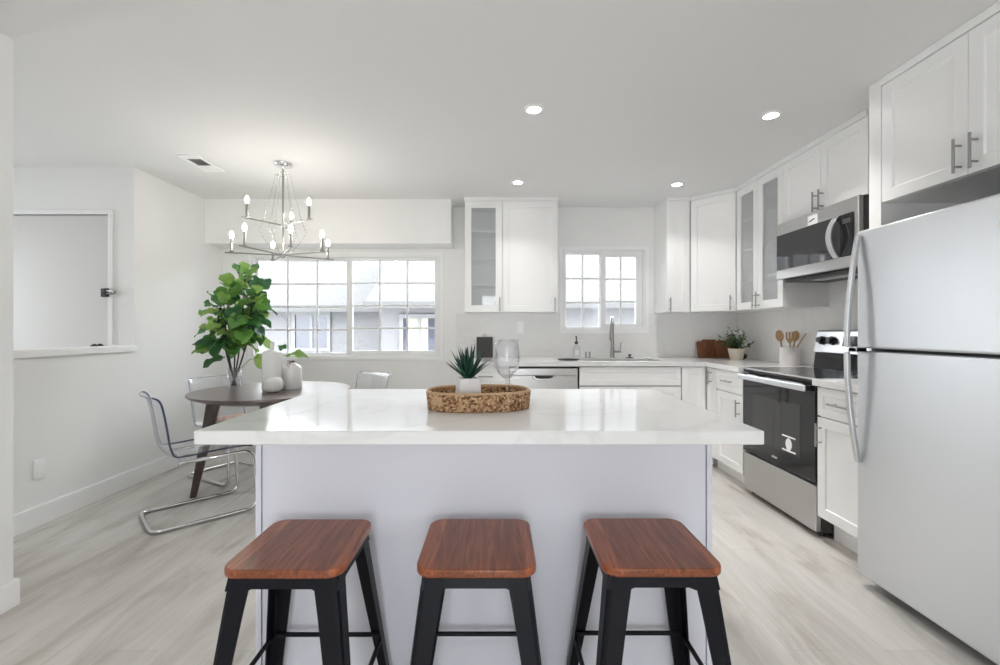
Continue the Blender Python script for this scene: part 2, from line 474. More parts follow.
struct(MB().box(RW, RW + 0.15, -0.85, BW, 0, CE).box(RW, RW + 0.15, -3.6, -1.55, 0, CE).box(RW, RW + 0.15, -1.55, -0.85, 0, 0.75).box(RW, RW + 0.15, -1.55, -0.85, 2.05, CE).build('wall_right', M['wall']), 'white wall behind the range and refrigerator')
struct(MB().box(LW - 0.12, LW, 3.46, BW, 0, CE).build('wall_left', M['wall']), 'white dining wall beside the table')
struct(MB().box(LW - 0.12, LW, 1.94, 3.46, 0, 1.026).build('wall_half', M['wall']), 'white half wall below the opening to the entry')
struct(MB().box(LW - 0.15, LW + 0.018, 1.945, 3.47, 1.026, 1.071).build('trim_1', M['trim'], bevel=0.003), 'white ledge cap on the half wall')
b = MB().box(-2.2, -2.085, -3.6, 1.94, 0, CE).box(-4.7, -2.2, 1.84, 1.94, 0, CE)
struct(b.build('wall_partition', M['wall']), 'white wall end at the left edge')
DX0, DX1, DH = -3.86, -2.983, 2.074
b = MB().box(-4.7, DX0 - 0.01, 3.46, 3.58, 0, CE).box(DX0 - 0.01, DX1 + 0.01, 3.46, 3.58, DH + 0.01, CE).box(DX1 + 0.01, LW - 0.12, 3.46, 3.58, 0, CE)
struct(b.build('wall_entry', M['wall']), 'white entry wall around the front door')
b = MB().box(-4.8, -4.7, 1.84, 2.48, 0, CE).box(-4.8, -4.7, 2.92, 3.58, 0, CE).box(-4.8, -4.7, 2.48, 2.92, 0, 0.45).box(-4.8, -4.7, 2.48, 2.92, 2.15, CE)
struct(b.build('wall_entry_left', M['wall']), 'entry wall with an added opening for daylight')
b = MB().box(-2.2, -0.45, -3.6, -3.5, 0, CE).box(-0.45, 0.65, -3.6, -3.5, 2.15, CE).box(0.65, RW, -3.6, -3.5, 0, CE)
struct(b.build('wall_front', M['wall']), 'wall behind the camera with an added opening for daylight')
struct(MB().box(LW, -0.44, 4.30, BW, 2.018, CE).build('trim_2', M['wall']), 'white dropped soffit above the dining window')

# baseboards
bh, bt = 0.124, 0.015
struct(MB().box(LW, LW + bt, 1.94, BW, 0, bh).build('baseboard_left', M['trim'], bevel=0.003), 'white baseboard along the dining wall')
struct(MB().box(LW + bt, -0.30, BW - bt, BW, 0, bh).build('baseboard_back', M['trim'], bevel=0.003), 'white baseboard under the dining window')
struct(MB().box(-2.085, -2.07, -3.5, 1.955, 0, 0.115).box(-2.2, -2.085, 1.94, 1.955, 0, 0.115).build('baseboard_partition', M['trim'], bevel=0.003), 'white baseboard on the wall end')

# entry door (in the entry wall, facing the camera)
d = sempty('door_1', 'white flush front door seen through the opening', (DX1, 3.46, 0))
FD = FR((0, 3.46, 0), (1, 0, 0), (0, -1, 0))
MB().box(DX0, DX1, 3.472, 3.512, 0.005, DH).build('door_panel', M['door'], d, bevel=0.002)
MB().box(DX0 - 0.0095, DX1 + 0.0095, 3.515, 3.575, 0.0, DH + 0.0095).build('light_block_board', M['dark_side'], d)  # backing board added to block sky light leaking round the door
b = MB().obox(FD, DX1 + 0.002, DX1 + 0.036, 0, 0.016, 0, DH + 0.036).obox(FD, DX0 - 0.036, DX0 - 0.002, 0, 0.016, 0, DH + 0.036)
b.obox(FD, DX0 - 0.002, DX1 + 0.002, 0, 0.016, DH + 0.004, DH + 0.036)
b.build('door_frame', M['trim'], d, bevel=0.003)
k = MB().lathe([(0.0, 0.0), (0.03, 0.0), (0.03, 0.008), (0.012, 0.010), (0.012, 0.035), (0.026, 0.042), (0.03, 0.055), (0.024, 0.068), (0, 0.072)], n=20)
bmesh.ops.rotate(k.b, verts=k.b.verts, cent=(0, 0, 0), matrix=Matrix.Rotation(PI / 2, 3, 'X'))
bmesh.ops.translate(k.b, verts=k.b.verts, vec=(-3.06, 3.473, 1.055))
k.build('door_knob', M['black'], d, smooth=True)
g = MB().obox(FD, -3.034, -3.008, -0.012, 0.016, 1.444, 1.508).obox(FD, -2.996, -2.968, 0.016, 0.034, 1.444, 1.508)
g.cyl(FD(-3.02, 1.462, 0.016), FD(-2.985, 1.462, 0.026), 0.009, 8).cyl(FD(-3.02, 1.490, 0.016), FD(-2.985, 1.490, 0.026), 0.009, 8)
lt = g.build('door_guard', M['black'], d, bevel=0.002)
MB().tube([FD(-2.972, 1.468, 0.028), FD(-2.915, 1.466, 0.036), FD(-2.905, 1.478, 0.036), FD(-2.915, 1.490, 0.036), FD(-2.972, 1.490, 0.028)], 0.007, 8).build('guard_bar', M['nickel'], lt, smooth=True)

# ------------------------------------------------------------------ windows
FB = FR((0, BW, 0), (1, 0, 0), (0, -1, 0))     # back wall frame: u = x, n towards the room
def slider_window(name, label, x0, x1, z0, z1, left, right, mullion, rows, cols_l, cols_r, sill=False):
    w = sempty(name, label, ((x0 + x1) / 2, BW, z0))
    b = MB().frame(FB, x0, x1, z0, z1, 0.022, -0.10, 0.006)
    b.build('window_frame', M['vinyl'], w, bevel=0.003)
    for (g0, g1, h0, h1), fw, n0, n1, cols, nm in ((left, None, -0.075, -0.045, cols_l, 'fixed_sash'), (right, None, -0.05, -0.012, cols_r, 'sliding_sash')):
        a0 = x0 + 0.0225 if nm == 'fixed_sash' else mullion - 0.022
        a1 = mullion + 0.022 if nm == 'fixed_sash' else x1 - 0.0225
        # sash: frame around the glass
        s = MB()
        zb, zt = z0 + 0.0225, z1 - 0.0225
        F = FB
        s.obox(F, a0, g0, n0, n1, zb, zt).obox(F, g1, a1, n0, n1, zb, zt).obox(F, g0, g1, n0, n1, zb, h0).obox(F, g0, g1, n0, n1, h1, zt)
        so = s.build(nm, M['vinyl'], w, bevel=0.002)
        nn = (n0 + n1) / 2
        MB().obox(F, g0, g1, nn - 0.003, nn + 0.003, h0, h1).build('glass_pane', M['glass'], so)
        m = MB()
        for c in range(1, cols):
            u = g0 + (g1 - g0) * c / cols
            m.obox(F, u - 0.009, u + 0.009, nn + 0.004, nn + 0.012, h0, h1)
        for r in range(1, rows):
            v = h0 + (h1 - h0) * r / rows
            m.obox(F, g0, g1, nn + 0.0045, nn + 0.0125, v - 0.009, v + 0.009)
        m.build('muntin_grid', M['vinyl'], so)
    return w
w1 = slider_window('window_1', 'wide white gridded slider window over the dining table', DW0, DW1, DZ0, DZ1,
    (-2.455, -1.543, 0.955, 1.898), (-1.478, -0.634, 0.978, 1.898), -1.512, 4, 3, 3)
w2 = slider_window('window_2', 'small white gridded slider window over the kitchen sink', KW0, KW1, KZ0, KZ1,
    (0.708, 1.049, 1.222, 1.967), (1.108, 1.418, 1.252, 1.938), 1.078, 3, 2, 2)
b = MB().frame(FB, KW0 - 0.035, KW1 + 0.035, KZ0 - 0.035, KZ1 + 0.02, 0.035, 0.0, 0.012)
b.build('window_casing', M['trim'], w2, bevel=0.002)
b = MB().frame(FB, DW0 - 0.03, DW1 + 0.03, DZ0 - 0.02, DZ1 + 0.03, 0.03, 0.0, 0.012)
b.build('window_casing', M['trim'], w1, bevel=0.002)
# glass door added behind the camera to let sky light in from there
w3 = sempty('added_window_3', 'added unseen glass door behind the camera for daylight', (0.1, -3.55, 0))
FQ = FR((0, -3.5, 0), (1, 0, 0), (0, 1, 0))
MB().frame(FQ, -0.45, 0.65, 0.0, 2.15, 0.05, -0.09, 0.005).obox(FQ, 0.06, 0.14, -0.08, -0.01, 0.05, 2.1).build('window_frame', M['vinyl'], w3)
MB().obox(FQ, -0.4, 0.06, -0.05, -0.044, 0.05, 2.1).build('glass_pane', M['glass'], w3)
MB().obox(FQ, 0.14, 0.6, -0.05, -0.044, 0.05, 2.1).build('glass_pane', M['glass'], w3)
# window added out of view to light the entry, hidden behind the wall end
w4 = sempty('added_window_4', 'added unseen entry window for daylight', (-4.75, 2.7, 0.75))
FE = FR((-4.7, 2.7, 0), (0, 1, 0), (1, 0, 0))
MB().frame(FE, -0.22, 0.22, 0.45, 2.15, 0.05, -0.09, 0.005).build('window_frame', M['vinyl'], w4)
MB().obox(FE, -0.17, 0.17, -0.05, -0.044, 0.5, 2.1).build('glass_pane', M['glass'], w4)

# unseen window added in the right wall to brighten the left walls
w5 = sempty('added_window_5', 'added unseen right wall window for daylight', (2.5, -1.2, 0.75))
FL = FR((RW, -1.2, 0), (0, 1, 0), (-1, 0, 0))
MB().frame(FL, -0.35, 0.35, 0.75, 2.05, 0.05, -0.09, 0.005).build('window_frame', M['vinyl'], w5)
MB().obox(FL, -0.3, 0.3, -0.05, -0.044, 0.8, 2.0).build('glass_pane', M['glass'], w5)

# backsplash slabs (part of the fitted walls)
b = MB().obox(FB, -0.42, KW0 - 0.036, 0.0, 0.012, 0.914, 1.36).obox(FB, KW0 - 0.036, KW1 + 0.036, 0.0, 0.012, 0.914, KZ0 - 0.036)
b.obox(FB, KW1 + 0.036, RW, 0.0, 0.012, 0.914, 1.36)
struct(b.build('trim_3', M['splash']), 'white marble backsplash under the window')
struct(MB().box(RW - 0.012, RW, 2.17, BW - 0.012, 0.914, 1.56).build('trim_4', M['splash']), 'white marble backsplash behind the range')

# ------------------------------------------------------------------ ceiling fittings
def downlight(x, y, label):
    t = thing('recessed_light', label, 'ceiling light', (x, y, CE), group='recessed ceiling lights')
    b = MB().lathe([(0.039, -0.001), (0.039, -0.007), (0.052, -0.005), (0.056, 0.0)], (x, y, CE), 32, cap=False)
    b.build('trim_ring', M['white_plastic'], t, smooth=True)
    MB().lathe([(0, -0.0045), (0.039, -0.0045), (0.039, -0.002), (0, -0.002)], (x, y, CE), 32).build('lens', M['lens'], t)
for (x, y), lb in zip(LAMPS, ('round recessed ceiling light nearest above the island left of the pair',
                              'round recessed ceiling light nearest the microwave cabinets',
                              'round recessed ceiling light above the upper cabinet left of the sink window',
                              'round recessed ceiling light above the corner wall cabinets')):
    downlight(x, y, lb)
for (x, y), lb in zip(LAMPS_ADDED, ('added recessed fill light behind the camera, front left', 'added recessed fill light behind the camera, front right',
                                   'added recessed fill light behind the camera, rear left', 'added recessed fill light behind the camera, rear right')):
    downlight(x, y, lb)
v = thing('ceiling_vent', 'white rectangular air vent in the ceiling left of the chandelier', 'vent', (-2.21, 3.375, CE))
FV = lambda u, w_, n=0: Vector((-2.21 + u, 3.375 + w_, CE - n))
MB().frame(FV, -0.075, 0.075, -0.165, 0.165, 0.022, 0, 0.008).build('vent_frame', M['white_plastic'], v, bevel=0.002)
FV2 = lambda u, v_, n=0: Vector((-2.21 + u, 3.375 + v_, CE - n))
MB().obox(FV2, -0.052, 0.052, 0.0005, 0.006, -0.142, -0.10).build('face_plate', M['white_plastic'], v)
MB().obox(FV2, -0.052, 0.052, 0.0005, 0.006, 0.035, 0.142).build('face_plate', M['white_plastic'], v)
MB().obox(FV2, -0.052, 0.052, 0.0005, 0.002, -0.0995, 0.0345).build('vent_duct', M['dark_side'], v)
for k in range(7):
    u = -0.045 + k * 0.015
    MB().quadbox([FV(u, -0.099, 0.0025), FV(u + 0.004, -0.099, 0.006), FV(u + 0.0055, -0.099, 0.006), FV(u + 0.0015, -0.099, 0.0025),
                  FV(u, 0.034, 0.0025), FV(u + 0.004, 0.034, 0.006), FV(u + 0.0055, 0.034, 0.006), FV(u + 0.0015, 0.034, 0.0025)]).build('louvre', M['white_plastic'], v)

# ------------------------------------------------------------------ outlets
def outlet(name, label, O, U, N):
    F = FR(O, U, N)
    t = thing(name, label, 'outlet', O)
    MB().obox(F, -0.035, 0.035, 0, 0.006, -0.058, 0.058).build('cover_plate', M['white_plastic'], t, bevel=0.002)
    for s in (-1, 1):
        MB().obox(F, -0.017, 0.017, 0.006, 0.008, s * 0.022 - 0.015, s * 0.022 + 0.015).build('socket', M['white_plastic'], t, bevel=0.003)
outlet('wall_outlet', 'white outlet low on the dining wall near the wall end', (LW, 2.74, 0.345), (0, 1, 0), (1, 0, 0))
outlet('wall_outlet', 'white outlet on the backsplash below the left wall cabinet', (0.232, BW - 0.012, 1.215), (1, 0, 0), (0, -1, 0))

# ================================================================== CABINETS
def pull(F, u, v, L, parent, vertical=True, stand=0.032, r=0.0055):
    b = MB(); h = L / 2; q = h * 0.62
    if vertical:
        b.cyl(F(u, v - h, stand), F(u, v + h, stand), r, 10)
        for s in (-1, 1): b.cyl(F(u, v + s * q, 0), F(u, v + s * q, stand), r * 0.8, 8)
    else:
        b.cyl(F(u - h, v, stand), F(u + h, v, stand), r, 10)
        for s in (-1, 1): b.cyl(F(u + s * q, v, 0), F(u + s * q, v, stand), r * 0.8, 8)
    return b.build('handle', M['nickel'], parent, smooth=True)

def cabinet(name, label, cat, O, U, N, w, z0, z1, depth, fronts, toe=0, group=None, crown=False, hollow=False, shelves=(), root_u=None):
    """F frame: u along the front, n outward from the door face (n = 0)"""
    F = FR((O[0], O[1], 0), U, N)
    c = F(w / 2, z0 if not toe else 0, -depth / 2)
    t = thing(name, label, cat, c, group=group)
    if hollow:
        b = MB(); k = 0.018
        b.obox(F, 0, k, -depth, -0.02, z0, z1).obox(F, w - k, w, -depth, -0.02, z0, z1)
        b.obox(F, k, w - k, -depth, -0.02, z0, z0 + k).obox(F, k, w - k, -depth, -0.02, z1 - k, z1)
        b.obox(F, k, w - k, -depth, -depth + 0.008, z0 + k, z1 - k)
        b.build('carcass', M['cab'], t)
        for s in shelves:
            MB().obox(F, k + 0.001, w - k - 0.001, -depth + 0.009, -0.035, s - 0.009, s + 0.009).build('shelf', M['cab'], t)
    else:
        MB().obox(F, 0, w, -depth, -0.02, z0, z1).build('carcass', M['cab'], t, bevel=0.001)
    if toe:
        MB().obox(F, 0, w, -depth, -0.095, 0, z0).build('toe_kick', M['cab'], t)
    if crown:
        MB().obox(F, -0.004, w + 0.004, -depth, 0.014, z1, CE - 0.0005).build('crown_strip', M['cab'], t, bevel=0.003)
    for f in fronts:
        kind, u0, u1, v0, v1 = f[:5]
        g = 0.0015
        if kind == 'glass':
            dr = MB().frame(F, u0 + g, u1 - g, v0 + g, v1 - g, 0.062, -0.019, 0).build('door', M['cab'], t, bevel=0.0015)
            MB().obox(F, u0 + 0.05, u1 - 0.05, -0.013, -0.009, v0 + 0.05, v1 - 0.05).build('glass_pane', M['cab_glass'], dr)
        else:
            nm = {'door': 'door', 'drawer': 'drawer', 'false': 'false_front'}[kind]
            rail = 0.057 if min(u1 - u0, v1 - v0) > 0.19 else min(0.045, min(u1 - u0, v1 - v0) * 0.27)
            dr = MB().shaker(F, u0 + g, u1 - g, v0 + g, v1 - g, rail).build(nm, M['cab'], t, bevel=0.0015)
        if len(f) > 5 and f[5]:
            hu, hv, L, vert = f[5]
            pull(F, hu, hv, L, dr, vert)
    return t

UZ0, UZ1 = 1.36, 2.405
# wall cabinets on the back wall
cabinet('wall_cabinet', 'white wall cabinet with a narrow glass door left of the solid door', 'cabinet', (-0.305, 4.24), (1, 0, 0), (0, -1, 0), 0.355, UZ0, UZ1, 0.335,
        [('glass', 0, 0.355, UZ0, UZ1, (0.332, 1.43, 0.13, True))], crown=True, hollow=True, shelves=(1.62, 1.87, 2.13))
cabinet('wall_cabinet', 'white wall cabinet with one wide solid door left of the sink window', 'cabinet', (0.05, 4.24), (1, 0, 0), (0, -1, 0), 0.522, UZ0, UZ1, 0.335,
        [('door', 0.002, 0.522, UZ0, UZ1, (0.494, 1.43, 0.13, True))], crown=True)
cabinet('wall_cabinet', 'narrow white wall cabinet just right of the sink window', 'cabinet', (1.60, 4.24), (1, 0, 0), (0, -1, 0), 0.219, UZ0, UZ1, 0.335,
        [('door', 0.0, 0.217, UZ0, UZ1, (0.026, 1.43, 0.13, True))], crown=True)
# diagonal corner cabinet
P0, P1 = Vector((1.82, 4.24, 0)), Vector((2.10, 3.95, 0))
Ud = (P1 - P0).normalized(); Nd = Vector((Ud.y, -Ud.x, 0)); wd = (P1 - P0).length
Fd = FR(P0, Ud, Nd)
t = thing('corner_wall_cabinet', 'white diagonal wall cabinet in the kitchen corner', 'cabinet', (2.2, 4.3, UZ0))
q0, q1 = Fd(0, 0, -0.02), Fd(wd, 0, -0.02)
poly = [(q0.x, q0.y), (q1.x, q1.y), (RW - 0.004, q1.y), (RW - 0.004, BW - 0.004), (q0.x, BW - 0.004)]
MB().prism(poly, UZ0, UZ1).build('carcass', M['cab'], t)
c0, c1 = Fd(0, 0, 0.008), Fd(wd, 0, 0.008)
MB().prism([(c0.x, c0.y), (c1.x, c1.y), (RW - 0.004, c1.y), (RW - 0.004, BW - 0.004), (c0.x, BW - 0.004)], UZ1, CE).build('crown_strip', M['cab'], t)
dr = MB().shaker(Fd, 0.004, wd - 0.004, UZ0 + 0.0015, UZ1 - 0.0015).build('door', M['cab'], t, bevel=0.0015)
pull(Fd, wd - 0.04, 1.43, 0.13, dr)
# right wall cabinets: u runs towards the camera (-Y), n towards -X
UR, NR = (0, -1, 0), (-1, 0, 0)
cabinet('wall_cabinet', 'white wall cabinet with two glass doors beside the microwave', 'cabinet', (2.10, 3.945), UR, NR, 0.64, UZ0, UZ1, 0.345,
        [('glass', 0, 0.32, UZ0, UZ1, (0.295, 1.43, 0.13, True)), ('glass', 0.32, 0.64, UZ0, UZ1, (0.345, 1.43, 0.13, True))], crown=True, hollow=True, shelves=(1.62, 1.87, 2.13))
cabinet('wall_cabinet', 'white two door wall cabinet directly above the microwave', 'cabinet', (2.10, 3.303), UR, NR, 0.756, 1.962, UZ1, 0.345,
        [('door', 0, 0.378, 1.962, UZ1, (0.35, 2.03, 0.13, True)), ('door', 0.378, 0.756, 1.962, UZ1, (0.406, 2.03, 0.13, True))], crown=True)
cabinet('fridge_cabinet', 'deep white two door cabinet above the refrigerator', 'cabinet', (1.91, 2.235), UR, NR, 0.87, 1.82, 2.40, 0.53,
        [('door', 0.0, 0.41, 1.82, 2.40, (0.382, 1.905, 0.14, True)), ('door', 0.41, 0.87, 1.82, 2.40, (0.446, 1.905, 0.14, True))], crown=False)
FP = FR((1.91, 2.31, 0), UR, NR)
tag(MB().obox(FP, 0, 0.072, -0.53, 0, 0.915, CE - 0.001).build('side_panel', M['cab'], bevel=0.001, loc=(2.15, 2.27, 0.915)), 'tall white side panel between the microwave and refrigerator', 'cabinet panel')
tag(MB().obox(FP, 0.0725, 0.95, -0.53, 0.006, 2.402, CE - 0.001).build('crown_molding', M['cab'], bevel=0.003, loc=(2.15, 1.85, 2.402)), 'white crown strip above the refrigerator cabinet', 'molding')

# base cabinets, back run (front plane y = 3.91)
BZ0, BZ1 = 0.115, 0.875
bd = 0.655
cabinet('base_cabinet', 'white base cabinet with drawer left of the dishwasher', 'cabinet', (-0.30, 3.91), (1, 0, 0), (0, -1, 0), 0.406, BZ0, BZ1, bd,
        [('drawer', 0, 0.406, 0.705, 0.868, (0.2, 0.787, 0.13, False)), ('door', 0, 0.406, BZ0, 0.70, (0.365, 0.60, 0.13, True))], toe=True)
cabinet('sink_cabinet', 'white sink base cabinet with a false drawer front', 'cabinet', (0.715, 3.91), (1, 0, 0), (0, -1, 0), 0.884, BZ0, 0.66, bd,
        [('false', 0, 0.884, 0.705, 0.868), ('door', 0, 0.442, BZ0, 0.70, (0.41, 0.62, 0.13, True)), ('door', 0.442, 0.884, BZ0, 0.70, (0.475, 0.62, 0.13, True))], toe=True)
t = cabinet('corner_base_cabinet', 'white corner base cabinet right of the sink cabinet', 'cabinet', (1.606, 3.91), (1, 0, 0), (0, -1, 0), 0.83, BZ0, BZ1, bd,
        [('door', 0, 0.205, BZ0, 0.868)], toe=True)
# base cabinets, right run (front plane x = 1.82)
rd = 0.62
cabinet('base_cabinet', 'narrow white base cabinet in the corner beside the drawer cabinet', 'cabinet', (1.82, 3.906), UR, NR, 0.168, BZ0, BZ1, rd,
        [('door', 0.0, 0.168, BZ0, 0.868, (0.09, 0.79, 0.12, True))], toe=True)
cabinet('base_cabinet', 'white base cabinet with drawer just left of the range', 'cabinet', (1.82, 3.735), UR, NR, 0.402, BZ0, BZ1, rd,
        [('drawer', 0, 0.402, 0.705, 0.868, (0.2, 0.787, 0.13, False)), ('door', 0, 0.402, BZ0, 0.70, (0.36, 0.60, 0.13, True))], toe=True)
cabinet('base_cabinet', 'white base cabinet between the range and the refrigerator', 'cabinet', (1.82, 2.557), UR, NR, 0.38, BZ0 + 0.02, BZ1, rd,
        [('drawer', 0, 0.38, 0.705, 0.868, (0.19, 0.787, 0.15, False)), ('door', 0, 0.38, BZ0 + 0.02, 0.70, (0.03, 0.60, 0.13, True))], toe=True)

# countertops
CT0, CT1 = 0.876, 0.914
SX0, SX1, SY0, SY1 = 0.76, 1.475, 4.02, 4.40
b = MB()
b.box(-0.315, SX0, 3.88, BW - 0.013, CT0, CT1).box(SX0, SX1, 3.88, SY0, CT0, CT1).box(SX0, SX1, SY1, BW - 0.013, CT0, CT1)
b.prism([(SX1, 3.88), (1.79, 3.88), (1.79, 3.333), (RW - 0.013, 3.333), (RW - 0.013, BW - 0.013), (SX1, BW - 0.013)], CT0, CT1)
bmesh.ops.remove_doubles(b.b, verts=b.b.verts, dist=0.0001)
tag(b.build('countertop', M['quartz'], loc=(1.0, 4.2, CT0)), 'white quartz countertop running from the left cabinet round to the range', 'countertop')
tag(MB().box(1.79, RW - 0.013, 2.17, 2.558, CT0, CT1).build('countertop', M['quartz'], bevel=0.002, loc=(2.1, 2.36, CT0)), 'short white quartz countertop between range and refrigerator', 'countertop')

# sink + faucet
t = thing('kitchen_sink', 'stainless undermount sink set in the back countertop', 'sink', (1.12, 4.21, 0.69))
b = MB()
k = 0.003
def ring4(z, d): return [b.b.verts.new(p) for p in ((SX0 + d, SY0 + d, z), (SX1 - d, SY0 + d, z), (SX1 - d, SY1 - d, z), (SX0 + d, SY1 - d, z))]
R = [ring4(0.875, -0.02), ring4(0.875, -0.004), ring4(0.70, 0.012), ring4(0.69, 0.03)]
for a_, b_ in zip(R, R[1:]):
    for i in range(4): b.b.faces.new((a_[i], a_[(i + 1) % 4], b_[(i + 1) % 4], b_[i]))
b.b.faces.new(R[-1])
b.build('basin', M['steel_x'], t, solid=0.002)
MB().lathe([(0, 0), (0.04, 0), (0.045, 0.004), (0.03, 0.004), (0.028, 0.001), (0, 0.001)], (1.12, 4.22, 0.6925), 20).build('drain', M['chrome'], t, smooth=True)

fx, fy = 1.147, 4.475
t = thing('kitchen_faucet', 'brushed steel gooseneck faucet with side lever at the sink', 'faucet', (fx, fy, CT1))
MB().lathe([(0, 0), (0.027, 0), (0.027, 0.006), (0.022, 0.010), (0.021, 0.10), (0.016, 0.108), (0, 0.108)], (fx, fy, CT1), 20).build('body', M['nickel'], t, smooth=True)
dv = Vector((-0.28, -0.96, 0))
pts = [Vector((fx, fy, CT1 + 0.10)), Vector((fx, fy, CT1 + 0.27))]
R_ = 0.095; cz = CT1 + 0.30
for i in range(0, 13):
    a = PI - i * (PI * 1.0) / 12
    pts.append(Vector((fx, fy, cz)) + dv * (R_ + R_ * math.cos(a)) + Vector((0, 0, R_ * math.sin(a))))
pts.append(pts[-1] + Vector((0, 0, -0.02)))
MB().tube(pts, 0.016, 12).build('spout', M['nickel'], t, smooth=True)
e = pts[-1]
MB().lathe([(0, 0), (0.016, 0), (0.020, -0.02), (0.0205, -0.10), (0.017, -0.11), (0, -0.11)], (e.x, e.y, e.z + 0.004), 16).build('spray_head', M['nickel'], t, smooth=True)
b = MB().cyl((fx + 0.015, fy, CT1 + 0.065), (fx + 0.085, fy, CT1 + 0.065), 0.014, 14).cyl((fx + 0.078, fy, CT1 + 0.07), (fx + 0.085, fy - 0.005, CT1 + 0.155), 0.006, 8)
b.build('lever_handle', M['nickel'], t, smooth=True)
for x, lb in ((0.885, 'slim steel post left of the faucet, nearer the soap bottle'), (0.922, 'slim steel post left of the faucet, nearer the faucet')):
    tag(MB().lathe([(0, 0), (0.013, 0), (0.013, 0.004), (0.009, 0.006), (0.009, 0.055), (0.007, 0.06), (0, 0.06)], (x, 4.48, CT1), 14).build('counter_fitting', M['nickel'], smooth=True, loc=(x, 4.48, CT1)), lb, 'sink fitting', 'steel posts behind the sink')
t = thing('disposal_button', 'small black push button on the counter right of the faucet', 'button', (1.315, 4.46, CT1))
MB().lathe([(0, 0), (0.036, 0), (0.034, 0.006), (0.014, 0.009), (0, 0.009)], (1.315, 4.46, CT1), 20).build('base_ring', M['black'], t, smooth=True)
MB().lathe([(0, 0.009), (0.008, 0.009), (0.008, 0.022), (0.016, 0.024), (0.016, 0.036), (0, 0.037)], (1.315, 4.46, CT1), 16).build('button', M['black'], t, smooth=True)

t = thing('soap_bottle', 'clear soap dispenser bottle with black pump beside the sink', 'bottle', (0.785, 4.45, CT1))
MB().lathe([(0, 0), (0.034, 0), (0.036, 0.006), (0.036, 0.095), (0.028, 0.115), (0.013, 0.125), (0.012, 0.14), (0, 0.14)], (0.785, 4.45, CT1), 24).build('bottle_body', M['clear'], t, smooth=True)
MB().obox(FR((0.785, 4.413, CT1), (1, 0, 0), (0, -1, 0)), -0.018, 0.018, 0, 0.001, 0.03, 0.08).build('bottle_label', M['white_plastic'], t)
MB().lathe([(0, 0.138), (0.016, 0.138), (0.016, 0.16), (0.006, 0.163), (0.005, 0.20), (0, 0.20)], (0.785, 4.45, CT1), 16).tube([(0.785, 4.45, CT1 + 0.20), (0.785, 4.45, CT1 + 0.212), (0.772, 4.41, CT1 + 0.208)], 0.006, 8).build('pump', M['black'], t, smooth=True)

b = MB()   # shallow dark soap dish
b.lathe([(0, 0.003), (0.09, 0.003), (0.118, 0.014), (0.122, 0.013), (0.095, 0.0), (0, 0.0)], (0.655, 4.12, CT1), 32, sx=0.86, sy=0.5)
tag(b.build('soap_dish', M['black'], smooth=True, loc=(0.655, 4.12, CT1)), 'flat black dish on the counter at the left end of the sink', 'dish')

# slate board leaning on the backsplash
t = thing('slate_board', 'square dark slate board with a hanging loop leaning on the backsplash', 'board', (-0.125, 4.52, CT1))
O = Vector((-0.125, 4.515, CT1 + 0.001)); lean = Vector((0, 0.042, 0.206)).normalized()
Fs = lambda u, v, n=0: O + Vector((u, 0, 0)) + lean * v + Vector((0, -lean.z, lean.y)) * n
MB().obox(Fs, -0.082, 0.082, -0.006, 0.006, 0.0, 0.208).build('board_panel', M['slate'], t, bevel=0.002)
b = MB().tube([Fs(0.016 * math.cos(a * PI / 6), 0.222 + 0.016 * math.sin(a * PI / 6), 0) for a in range(12)], 0.003, 6, closed=True)
b.build('hanging_loop', M['rim'], t, smooth=True)

# ================================================================== DISHWASHER
t = thing('dishwasher', 'stainless dishwasher with pocket handle left of the sink cabinet', 'dishwasher', (0.405, 4.2, 0))
FW = FR((0.105, 3.905, 0), (1, 0, 0), (0, -1, 0))
MB().obox(FW, 0.003, 0.597, -0.60, -0.03, 0.10, 0.862).build('tub', M['dark_side'], t)
MB().obox(FW, 0.02, 0.58, -0.55, -0.09, 0.0, 0.0995).build('toe_panel', M['black'], t)
MB().obox(FW, 0.003, 0.597, -0.03, 0.0, 0.11, 0.795).build('door_panel', M['steel_x'], t, bevel=0.003)
MB().obox(FW, 0.003, 0.597, -0.03, 0.006, 0.797, 0.858).build('control_strip', M['steel_x'], t, bevel=0.004)
b = MB()
hp = [(0.20, 0.0), (0.205, -0.018), (0.225, -0.034), (0.255, -0.040), (0.345, -0.040), (0.375, -0.034), (0.395, -0.018), (0.40, 0.0)]
b.fprism(FW, [(u, 0.796 + v) for u, v in hp], 0.0005, 0.022)
hd = b.build('handle', M['chrome'], t, bevel=0.004)
b = MB(); b.fprism(FW, [(0.3 + (u - 0.3) * 0.8, 0.794 + v * 0.62) for u, v in hp], 0.0225, 0.0245)
b.build('grip_recess', M['black'], hd)

# ================================================================== RANGE
RY0, RY1 = 2.566, 3.324
t = thing('range', 'stainless electric range with black oven door and glass cooktop', 'stove', (2.1, 2.945, 0))
FG = FR((1.82, RY1, 0), UR, NR); rw = RY1 - RY0
MB().obox(FG, 0, rw, -0.60, -0.035, 0.03, 0.885).build('body', M['dark_side'], t, bevel=0.002)
MB().obox(FG, 0.004, rw - 0.004, -0.034, 0.0, 0.035, 0.298).build('storage_drawer', M['steel_warm'], t, bevel=0.006)
od = MB().obox(FG, 0.002, rw - 0.002, -0.034, 0.004, 0.312, 0.872).build('oven_door', M['black_gloss'], t, bevel=0.004)
b = MB().obox(FG, 0.02, rw - 0.03, 0.035, 0.052, 0.834, 0.872)
hb = b.build('handle', M['steel'], od, bevel=0.006)
MB().obox(FG, 0.02, 0.042, 0.0045, 0.0345, 0.838, 0.868).obox(FG, rw - 0.052, rw - 0.03, 0.0045, 0.0345, 0.838, 0.868).build('handle_bracket', M['black'], od)
win = MB().obox(FG, 0.13, rw - 0.13, 0.0045, 0.0052, 0.42, 0.74).build('oven_window', M['mw_gloss'], od)
st = MB()
